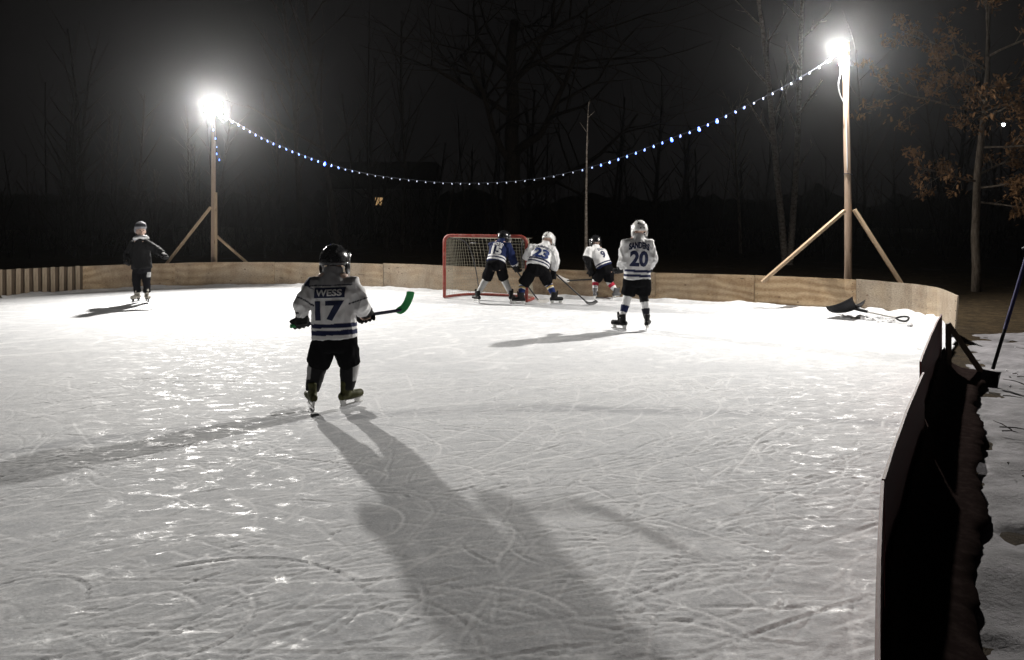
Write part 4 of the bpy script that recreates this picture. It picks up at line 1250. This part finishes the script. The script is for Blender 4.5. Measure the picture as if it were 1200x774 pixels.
    def fold_weight(p):
        d = min(seg_dist(p, P[a + s], P[b + s])[0] for s in 'LR' for a, b in (('sh', 'el'), ('el', 'wr')))
        h = (p - hem).dot(upv)
        return 1.0 if d < sl * 1.15 and h < (neck - hem).length * 0.80 else 0.30 + 0.25 * max(0, min(1, (h - 0.08) / 0.1)) * (1 if h < 0.3 else 0.5)
    wrinkle(me, J.get('fold', 0.028), (10, 10, 6), J.get('seed', 1.0), fold_weight)
    H = (neck - hem).length
    def col(p):
        h = (p - hem).dot(upv)
        best, part, tt = 9, 0, 0
        for s in 'LR':
            a, b, c = P['sh' + s], P['el' + s], P['wr' + s]
            for q, (m0, m1) in enumerate(((a, b), (b, c))):
                d, u = seg_dist(p, m0, m1)
                if d < best: best, part, tt = d, s, (u + q) / 2
        lat = (p - (hem + upv * h)).dot(sidev)
        arm = best < sl * 1.45 and (tt > 0.12 or abs(lat) > w_c * 0.98) and (abs(lat) > w_c * 0.78 or tt > 0.35)
        return J['paint'](h, lat, arm, part, tt, p)
    paint(me, col)
    jersey = link(J.get('name', 'jersey'), me, M['cloth'], t, True)
    bvh = BVHTree.FromPolygons([v.co for v in me.vertices], [p.vertices[:] for p in me.polygons])
    for (nm, txt, w, hh, h0, x0, mt, off, arcv, bold) in J.get('print', []):
        org = hem + upv * h0 + sidev * x0
        if txt is None: wrap(t, nm, plate_mesh(w, hh), w, hh, org, sidev, upv, fwd, bvh, mt, off)
        else: lettering(t, nm, txt, w, hh, org, sidev, upv, fwd, bvh, mt, off, arcv, bold)
    # hockey pants or trousers
    mb = MB(); pw, pl = J['pant_w'], J['pant_len']
    up0 = P['pel'].lerp(hem, 0.9)
    mb.loft([up0, P['pel'], (P['hipL'] + P['hipR']) / 2 - V3(0, 0, 0.03)], [(w_h * 0.86, d_ * 0.84), (w_h * 0.93, d_ * 0.95), (w_h * 0.80, d_ * 0.88)], side=tuple(side), n=18, p=2.3)
    for s in 'LR':
        hip, kn, an = P['hip' + s], P['kn' + s], P['an' + s]
        if pl <= 1: end = hip.lerp(kn, pl); pts = [hip + V3(0, 0, 0.05), hip.lerp(end, 0.5), end]; rd = [pw * 0.98, pw * 1.05, pw * 1.0]
        else:
            end = kn.lerp(an, pl - 1); pts = [hip + V3(0, 0, 0.05), hip.lerp(kn, 0.5), kn, kn.lerp(end, 0.6), end]; rd = [pw, pw * 0.95, pw * 0.82, pw * 0.72, pw * 0.74]
        mb.loft(pts, rd, side=tuple(side), n=14, cap=0.12)
    me = remesh(mb, 0.010, 3, 'pants'); wrinkle(me, 0.016, (9, 9, 6), 4)
    paint(me, J.get('pant_paint', lambda p: BLACK)); link('pants', me, M['shell'], t, True)
    # socks over shin pads
    for s in 'LR':
        kn, an = P['kn' + s], P['an' + s]; hip = P['hip' + s]
        if pl <= 1:
            top = hip.lerp(kn, 0.88); mb = MB(); r = J.get('sock_r', 0.064)
            mb.loft([top, kn, kn.lerp(an, 0.25), kn.lerp(an, 0.6), kn.lerp(an, 0.97)], [r * 1.0, r * 1.1, r * 1.05, r * 0.93, r * 0.74], side=tuple(side), n=16, cap=0.2)
            me = remesh(mb, 0.0085, 2, 'sock'); wrinkle(me, 0.006, (10, 10, 10), 7)
            paint(me, lambda p, a=kn, b=an, s=s: C['sock'](s, (p - a).dot(b - a) / (b - a).length_squared, p)); link('sock', me, M['cloth'], t, True)
        make_skate(t, an, P['toe' + s], C['boot'], C.get('holder', M['white_plastic']), k)
        if not C.get('mitten'):
            make_glove(t, P['el' + s], P['wr' + s], P.get('grip' + s, V3(1, 0.3, 0)), P.get('palm' + s, V3(0, 1, 0)), k, C.get('glove'))
    if 'helmet' in C: make_helmet(t, hd + hup * 0.004, hf, hup, C['helmet'], C.get('cage', True), k * C.get('hk', 1.0))
    return t, dict(hd=hd, hq=hq, HP=HP, fwd=fwd, up=upv, side=sidev)

def stick(origin, label, butt, heel, tip, shaft_mat, blade_mat, tape_mat, face=(0, 0, 1), tape_len=0.16, tip_z=0.0):
    """a hockey stick: butt end, heel and blade tip in local metres"""
    t = thing('hockey_stick', origin, label, 'hockey stick', 'hockey sticks')
    b, h, tp = Vector(butt), Vector(heel), Vector(tip)
    mb = MB(); mb.loft([b, b.lerp(h, 0.5), h], [(0.015, 0.010)] * 3, side=face, n=10, cap=0.2, p=4); mb.build('shaft', shaft_mat, t, True)
    mb = MB(); g = b.lerp(h, tape_len / (h - b).length); mb.loft([b - (h - b).normalized() * 0.008, b.lerp(g, 0.12), g], [(0.019, 0.015), (0.0165, 0.0115), (0.0165, 0.0115)], side=face, n=10, cap=0.4, p=3); mb.build('grip_tape', tape_mat, t, True)
    mb = MB(); d = (h - b).normalized(); f = Vector(face).normalized()
    m1 = h.lerp(tp, 0.35) + d * 0.028; m2 = h.lerp(tp, 0.7) + d * 0.020
    wax = (tp - h).normalized(); nrm = d.cross(wax).normalized(); across = wax.cross(nrm)
    curve = chaikin([h - d * 0.05, h + d * 0.012, m1, m2 + nrm * 0.012, tp + nrm * 0.03], 2)
    rr = [(0.012 + 0.024 * min(1, i / 4), 0.0055) for i in range(len(curve))]; rr[-1] = (0.026, 0.005)
    mb.loft(curve, rr, side=tuple(across), n=10, cap=0.8, p=3); mb.build('blade', blade_mat, t, True)
    return t

# --- number 17, white jersey, black helmet
def paint17(h, lat, arm, s, tt, p):
    if arm:
        if tt < 0.14 and s == 'L': return NAVY
        if 0.40 < tt < 0.43: return (0.03, 0.03, 0.05)
        return WHITE
    if 0.030 < h < 0.072 or 0.092 < h < 0.126: return NAVY
    if 0.440 < h < 0.450: return (0.02, 0.02, 0.04)
    if h > 0.45: return (0.34, 0.34, 0.35)
    return WHITE
O17 = grd(388, 480)
P17 = dict(hem=V3(0.03, 0, 0.605), chest=V3(0.01, 0.01, 0.98), neck=V3(0.012, 0.03, 1.165), head=V3(0.015, 0.06, 1.250), hf=V3(0.14, 1, -0.05), tf=V3(0.08, 1, 0),
           shL=V3(-0.150, 0.02, 1.055), elL=V3(-0.232, -0.05, 0.885), wrL=V3(-0.250, 0.015, 0.785), shR=V3(0.172, 0.03, 1.055), elR=V3(0.232, 0.02, 0.885), wrR=V3(0.238, 0.22, 0.800),
           pel=V3(0.03, 0, 0.60), hipL=V3(-0.055, 0, 0.56), knL=V3(-0.125, 0.05, 0.37), anL=V3(-0.155, -0.02, 0.155), hipR=V3(0.115, 0, 0.56), knR=V3(0.145, 0.06, 0.37), anR=V3(0.13, 0.03, 0.155),
           toeL=(-0.40, 0.80), toeR=(0.55, 0.75), gripL=V3(1, 0.5, 0.1), gripR=V3(1, 0.5, 0.1), palmL=V3(-0.2, 1.0, -0.1), palmR=V3(-0.3, 0.2, -1.0))
J17 = dict(cuff=0.72, hem_w=0.192, chest_w=0.176, deep=0.142, sleeve=0.075, pant_w=0.100, pant_len=0.97, sock_r=0.076, paint=paint17, voxel=0.0075, seed=2.0,
           print=[('name_plate', None, 0.255, 0.085, 0.385, 0.0, M['navy'], 0.005, 0, 0), ('name_lettering', 'WESS', 0.215, 0.055, 0.385, 0.0, M['white_print'], 0.010, 0, 0.03),
                  ('number', '17', 0.245, 0.165, 0.235, 0.0, M['navy'], 0.005, 0, 0.045)])
def sock17(s, u, p): return (0.55, 0.55, 0.55) if (p.x < -0.16 or p.x > 0.185) and u < 0.62 else (0.02, 0.02, 0.022)
olive = m_scuff('olive_boot', (0.07, 0.072, 0.018), 0.6, 0.3, 0.5, (0.015, 0.015, 0.008))
person(O17, 'child in white jersey 17 with black helmet and olive skates, holding a green bladed stick', P17, J17, dict(sock=sock17, boot=olive, helmet=M['black_plastic'], hk=1.10))
stick(O17, 'dark hockey stick with a bright green blade and green butt end', (-0.340, 0.02, 0.700), (0.530, 0.45, 0.785), (0.600, 0.50, 0.945), M['stick_dark'], M['green'], M['green'], (0.1, -0.1, 1), 0.13)

# --- number 20, white jersey and white helmet
def stripes(a0, a1, b0, b1, base, band, yoke=None, yc=None):
    def f(h, lat, arm, s, tt, p):
        if arm: return base if not (yoke and tt < 0.08) else yc
        if a0 < h < a1 or b0 < h < b1: return band
        if yoke and h > yoke: return yc
        return base
    return f
GW = (0.70, 0.70, 0.70)
O20 = grd(743, 388)
P20 = dict(hem=V3(0.045, 0, 0.735), chest=V3(0.045, 0.01, 1.12), neck=V3(0.07, 0.02, 1.325), head=V3(0.085, 0.05, 1.435), hf=V3(-0.15, 1, -0.12), tf=V3(0.02, 1, 0),
           shL=V3(-0.115, 0.01, 1.235), elL=V3(-0.150, -0.01, 1.0), wrL=V3(-0.17, 0.13, 0.88), shR=V3(0.215, 0.01, 1.235), elR=V3(0.245, -0.01, 1.0), wrR=V3(0.235, 0.13, 0.88),
           pel=V3(0.05, 0, 0.73), hipL=V3(-0.045, 0, 0.69), knL=V3(-0.08, 0.05, 0.50), anL=V3(-0.175, 0.0, 0.165), hipR=V3(0.14, 0, 0.69), knR=V3(0.14, 0.05, 0.50), anR=V3(0.185, 0.0, 0.165),
           toeL=(-0.42, 0.35), toeR=(0.25, 0.8), gripL=V3(1, 0.6, -0.2), gripR=V3(1, 0.6, -0.2))
J20 = dict(hem_w=0.190, chest_w=0.178, deep=0.14, sleeve=0.080, pant_w=0.100, pant_len=0.92, paint=stripes(0.03, 0.065, 0.095, 0.13, GW, NAVY), seed=6.0, sock_r=0.060, fold=0.032,
           print=[('name_lettering', 'SANDERS', 0.29, 0.095, 0.475, 0.0, M['navy'], 0.006, 0.03, 0.05), ('number', '20', 0.26, 0.225, 0.285, 0.0, M['navy'], 0.006, 0, 0.045)])
def sock20(s, u, p):
    if s == 'L': return NAVY if 0.42 < u < 0.70 else WHITE
    return BLACK if u < 0.28 else (WHITE if u < 0.55 else (0.025, 0.025, 0.035))
person(O20, 'child standing in grey white jersey 20 with white helmet and black shorts', P20, J20, dict(sock=sock20, boot=M['boot_black'], helmet=M['white_plastic']))

# --- number 15, blue jersey
BLUE = (0.010, 0.019, 0.075)
O15 = grd(580, 356)
P15 = dict(hem=V3(0.02, 0.02, 0.755), chest=V3(0.07, 0.12, 1.0), neck=V3(0.125, 0.20, 1.135), head=V3(0.165, 0.27, 1.215), hf=V3(0.9, 0.7, -0.25), tf=V3(0.35, 1, 0), hup=V3(0.1, 0.1, 1),
           shL=V3(-0.07, 0.21, 1.06), elL=V3(0.02, 0.40, 0.90), wrL=V3(0.20, 0.42, 0.80), shR=V3(0.235, 0.09, 1.06), elR=V3(0.315, 0.10, 0.83), wrR=V3(0.385, 0.20, 0.665),
           pel=V3(0.01, -0.02, 0.73), hipL=V3(-0.065, -0.03, 0.68), knL=V3(-0.165, 0.06, 0.44), anL=V3(-0.32, -0.02, 0.165), hipR=V3(0.10, -0.03, 0.68), knR=V3(0.165, 0.08, 0.44), anR=V3(0.30, 0.02, 0.165),
           toeL=(-0.35, 0.55), toeR=(0.25, 0.8), gripL=V3(0.55, 0.2, -0.55), gripR=V3(0.55, 0.2, -0.55))
J15 = dict(hem_w=0.180, chest_w=0.172, deep=0.14, sleeve=0.076, pant_w=0.096, pant_len=0.95, paint=lambda h, lat, arm, s, tt, p: (WHITE if (arm and tt > 0.80) else BLUE) if arm else (WHITE if (0.015 < h < 0.05 or 0.075 < h < 0.105) else BLUE), seed=9.0, sock_r=0.058,
           print=[('name_lettering', 'WOOD', 0.20, 0.075, 0.315, 0.0, M['white_print'], 0.006, 0.015, 0.04), ('number', '15', 0.20, 0.165, 0.185, 0.0, M['white_print'], 0.006, 0, 0.05)])
person(O15, 'child in dark blue jersey 15 with black helmet, crouched at the net mouth', P15, J15, dict(sock=lambda s, u, p: (0.50, 0.50, 0.49) if u < 0.86 else BLACK, boot=M['boot_black'], helmet=M['black_plastic'], hk=0.96))
stick(O15, 'hockey stick held low by the child in blue, with a white taped blade', (0.19, 0.42, 0.86), (0.80, 0.10, 0.05), (0.98, 0.22, 0.03), M['stick_black'], M['tape_white'], M['tape_white'], (0.4, -0.8, 0.3), 0.14)

# --- number 23, white jersey, white helmet, leaning over the puck
O23 = grd(628, 358)
P23 = dict(hem=V3(0.03, 0.02, 0.69), chest=V3(0.11, 0.16, 0.92), neck=V3(0.195, 0.27, 1.08), head=V3(0.245, 0.34, 1.19), hf=V3(0.55, 0.8, -0.5), tf=V3(0.22, 1, 0), hup=V3(0.1, 0.35, 1),
           shL=V3(-0.065, 0.22, 1.02), elL=V3(-0.155, 0.30, 0.86), wrL=V3(0.0, 0.50, 0.76), shR=V3(0.305, 0.18, 0.99), elR=V3(0.365, 0.10, 0.80), wrR=V3(0.325, 0.12, 0.60),
           pel=V3(0.02, 0, 0.66), hipL=V3(-0.075, -0.02, 0.60), knL=V3(-0.235, 0.06, 0.37), anL=V3(-0.275, -0.06, 0.165), hipR=V3(0.125, -0.02, 0.60), knR=V3(0.225, 0.10, 0.40), anR=V3(0.335, 0.02, 0.165),
           toeL=(-0.7, 0.1), toeR=(0.75, 0.25), gripL=V3(0.7, -0.2, -0.6), gripR=V3(0.7, -0.1, -0.55))
J23 = dict(hem_w=0.215, chest_w=0.195, deep=0.15, sleeve=0.085, pant_w=0.108, pant_len=0.94, paint=stripes(0.03, 0.06, 0.085, 0.12, WHITE, NAVY), seed=13.0, sock_r=0.064,
           print=[('name_lettering', 'QUINNELL', 0.29, 0.07, 0.355, 0.0, M['navy'], 0.006, 0.035, 0.03), ('number', '23', 0.29, 0.19, 0.215, 0.0, mat('blue_print', (0.012, 0.03, 0.13), 0.6, 0.3), 0.006, 0, 0.05)])
YEL = (0.62, 0.44, 0.12)
def sock23(s, u, p):
    for a, b, c in ((0.0, 0.10, YEL), (0.10, 0.20, WHITE), (0.28, 0.38, YEL), (0.38, 0.44, WHITE)):
        if a <= u < b: return c
    return (0.015, 0.03, 0.12) if u > 0.1 else (0.015, 0.015, 0.03)
person(O23, 'child in white jersey 23 with yellow striped navy socks, leaning over a black stick', P23, J23, dict(sock=sock23, boot=M['boot_black'], helmet=M['white_plastic'], hk=1.0))
stick(O23, 'black hockey stick reaching from player 23 to the foot of the plywood', (0.02, 0.46, 0.86), (0.93, -0.02, 0.045), (1.10, 0.10, 0.05), M['stick_black'], M['stick_black'], M['tape_white'], (0.4, -0.8, 0.3), 0.14)

# --- number 9, white jersey, red striped socks, bent forward
O9 = grd(708, 352)
P9 = dict(hem=V3(0.01, 0.02, 0.64), chest=V3(-0.10, 0.08, 0.86), neck=V3(-0.155, 0.13, 1.00), head=V3(-0.145, 0.18, 1.115), hf=V3(-0.5, 0.9, -0.25), tf=V3(-0.35, 1, 0.0), hup=V3(-0.1, 0.2, 1),
          shL=V3(-0.285, 0.03, 0.955), elL=V3(-0.335, -0.02, 0.80), wrL=V3(-0.255, 0.05, 0.58), shR=V3(0.0, 0.14, 0.91), elR=V3(0.06, 0.26, 0.74), wrR=V3(0.05, 0.30, 0.56),
          pel=V3(0.03, 0, 0.60), hipL=V3(-0.05, -0.01, 0.55), knL=V3(-0.155, 0.08, 0.37), anL=V3(-0.175, 0.0, 0.165), hipR=V3(0.09, -0.01, 0.55), knR=V3(0.10, 0.06, 0.35), anR=V3(0.235, 0.0, 0.165),
          toeL=(0.2, 0.8), toeR=(0.8, 0.3), gripL=V3(1, 0.1, -0.2), gripR=V3(1, 0.1, -0.2))
def paint9(h, lat, arm, s, tt, p):
    if arm: return BLACK if tt > 0.42 else WHITE
    return NAVY if (h < 0.03 or 0.05 < h < 0.075) else WHITE
J9 = dict(hem_w=0.165, chest_w=0.158, deep=0.135, sleeve=0.074, pant_w=0.095, pant_len=0.90, paint=paint9, seed=17.0, sock_r=0.060,
          print=[('name_lettering', 'ELL', 0.12, 0.055, 0.335, 0.03, M['navy'], 0.006, 0.01, 0.02), ('number', '9', 0.10, 0.15, 0.21, 0.03, M['navy'], 0.006, 0, 0.05)])
RED = (0.48, 0.03, 0.06)
person(O9, 'child in white jersey 9 with red banded white socks, bending beside the plywood', P9, J9,
       dict(sock=lambda s, u, p: RED if 0.22 < u < 0.50 else WHITE, boot=m_scuff('grey_boot', (0.10, 0.10, 0.105), 0.4, 0.4, 0.5), helmet=M['black_plastic'], hk=0.95))
stick(O9, 'hockey stick held level in front of the plywood, white tape on its raised blade', (0.30, 0.30, 0.40), (-0.71, -0.02, 0.375), (-0.88, -0.04, 0.47), M['stick_black'], M['tape_white'], M['stick_black'], (0, -0.4, 1), 0.14)

# --- small child in dark winter clothes, facing the camera side
OC = grd(166, 355)
PC = dict(k=0.98, hem=V3(0.0, 0, 0.64), chest=V3(-0.025, 0, 0.99), neck=V3(-0.01, -0.01, 1.18), head=V3(0.0, -0.03, 1.325), hf=V3(0.62, -0.8, 0.03), tf=V3(0.45, -0.9, 0),
          shL=V3(-0.165, 0.03, 1.09), elL=V3(-0.285, 0.06, 0.90), wrL=V3(-0.255, -0.04, 0.80), shR=V3(0.125, -0.03, 1.09), elR=V3(0.285, -0.02, 0.985), wrR=V3(0.43, -0.10, 0.915),
          pel=V3(0.0, 0, 0.66), hipL=V3(-0.075, 0, 0.62), knL=V3(-0.085, -0.03, 0.40), anL=V3(-0.085, 0, 0.165), hipR=V3(0.08, 0, 0.62), knR=V3(0.10, -0.03, 0.40), anR=V3(0.10, -0.01, 0.165),
          toeL=(-0.15, -0.8), toeR=(0.55, -0.7), gripL=V3(0.3, 1, 0), gripR=V3(0.2, 1, 0), palmL=V3(0.8, 0, -0.2), palmR=V3(0, 0, -1))
JC = dict(name='coat', hem_w=0.195, chest_w=0.178, deep=0.145, sleeve=0.073, cuff=0.92, pant_w=0.088, pant_len=1.86, paint=lambda h, lat, arm, s, tt, p: (0.007, 0.007, 0.008), seed=22.0, fold=0.022,
          pant_paint=lambda p: (0.45, 0.45, 0.45) if (p.x > 0.135 and 0.48 < p.z < 0.57) else (0.010, 0.010, 0.012))
tan = m_scuff('tan_boot', (0.42, 0.39, 0.34), 0.6, 0.3, 0.5)
tc, fr = person(OC, 'small child in black coat with knitted hat and pale scarf, skating by the plywood', PC, JC, dict(front=True, mitten=True, boot=tan, holder=M['boot_black']))
HPf = fr['HP']; hq = fr['hq']
mb = MB()
mb.ball(HPf(0, -0.022, 0.105), (0.098, 0.108, 0.085), 18, 12, hq); mb.loft([HPf(0, -0.030, 0.065), HPf(0, -0.024, 0.10)], [(0.100, 0.110), (0.105, 0.116)], side=tuple(hq @ V3(1, 0, 0)), n=18, cap=0.3)
mb.loft([HPf(0.045, -0.10, 0.0), HPf(0.06, -0.07, 0.05)], [0.05, 0.05], n=10); mb.loft([HPf(-0.045, -0.10, 0.0), HPf(-0.06, -0.07, 0.05)], [0.05, 0.05], n=10); mb.ball(HPf(-0.02, -0.085, 0.145), 0.045, 12, 8)
me = remesh(mb, 0.008, 2, 'knitted_hat'); wrinkle(me, 0.008, (30, 30, 8), 1)
hz = hq @ V3(0, 0, 1)
paint(me, lambda p: (0.30, 0.30, 0.32) if ((p - fr['hd']).dot(hz) < 0.09 or (p - fr['hd']).dot(hz) > 0.145) else (0.045, 0.045, 0.055))
link('knitted_hat', me, M['cloth'], tc, True)
mb = MB()
ring = [HPf(0.095 * math.cos(a), 0.085 * math.sin(a) + 0.005, -0.125 + 0.025 * math.sin(a)) for a in [2 * math.pi * i / 16 for i in range(17)]]
mb.loft(ring, [(0.034, 0.05)] * 17, side=(0, 0, 1), n=9, cap=0.2); mb.loft([HPf(0.01, 0.085, -0.125), HPf(0.0, 0.088, -0.10)], [(0.07, 0.03), (0.055, 0.026)], side=tuple(hq @ V3(1, 0, 0)), n=10)
me = remesh(mb, 0.008, 2, 'scarf'); wrinkle(me, 0.012, (18, 18, 18), 3); paint(me, lambda p: (0.66, 0.66, 0.66) if math.sin(p.z * 90) > -0.4 else (0.40, 0.40, 0.42)); link('scarf', me, M['cloth'], tc, True)
for s in (-1, 1):
    mb = MB(); mb.ball(HPf(s * 0.031, 0.086, 0.014), (0.011, 0.008, 0.008), 8, 6, hq); mb.build('eye', M['black_plastic'], tc, True)
for s in 'LR':
    el, wr = PC['el' + s], PC['wr' + s]; d = (wr - el).normalized(); mb = MB(); hand_shape(mb, wr, d, PC['grip' + s], PC['palm' + s], 1.05, 1.35)
    mb.loft([wr - d * 0.05, wr + d * 0.01], [0.045, 0.042], n=12, cap=0.3)
    link('glove', remesh(mb, 0.007, 2, 'glove'), M['glove'], tc, True)

# ------------------------------------------------------------------ haze volume added to make the glow round the lamps
mb = MB(); mb.box((0, 45, 11), (260, 150, 26))
hz_m = bpy.data.materials.new('glow_haze'); hz_m.use_nodes = True
nt = hz_m.node_tree; nt.nodes.clear()
ho = nt.nodes.new('ShaderNodeOutputMaterial'); pv = nt.nodes.new('ShaderNodeVolumePrincipled')
pv.inputs['Color'].default_value = (0.9, 0.92, 0.95, 1); pv.inputs['Density'].default_value = HAZE_DENSITY; pv.inputs['Anisotropy'].default_value = 0.94
nt.links.new(pv.outputs['Volume'], ho.inputs['Volume'])
tag(mb.build('haze', hz_m), 'thin haze added to make the glow round the flood lights', 'haze', kind='stuff')
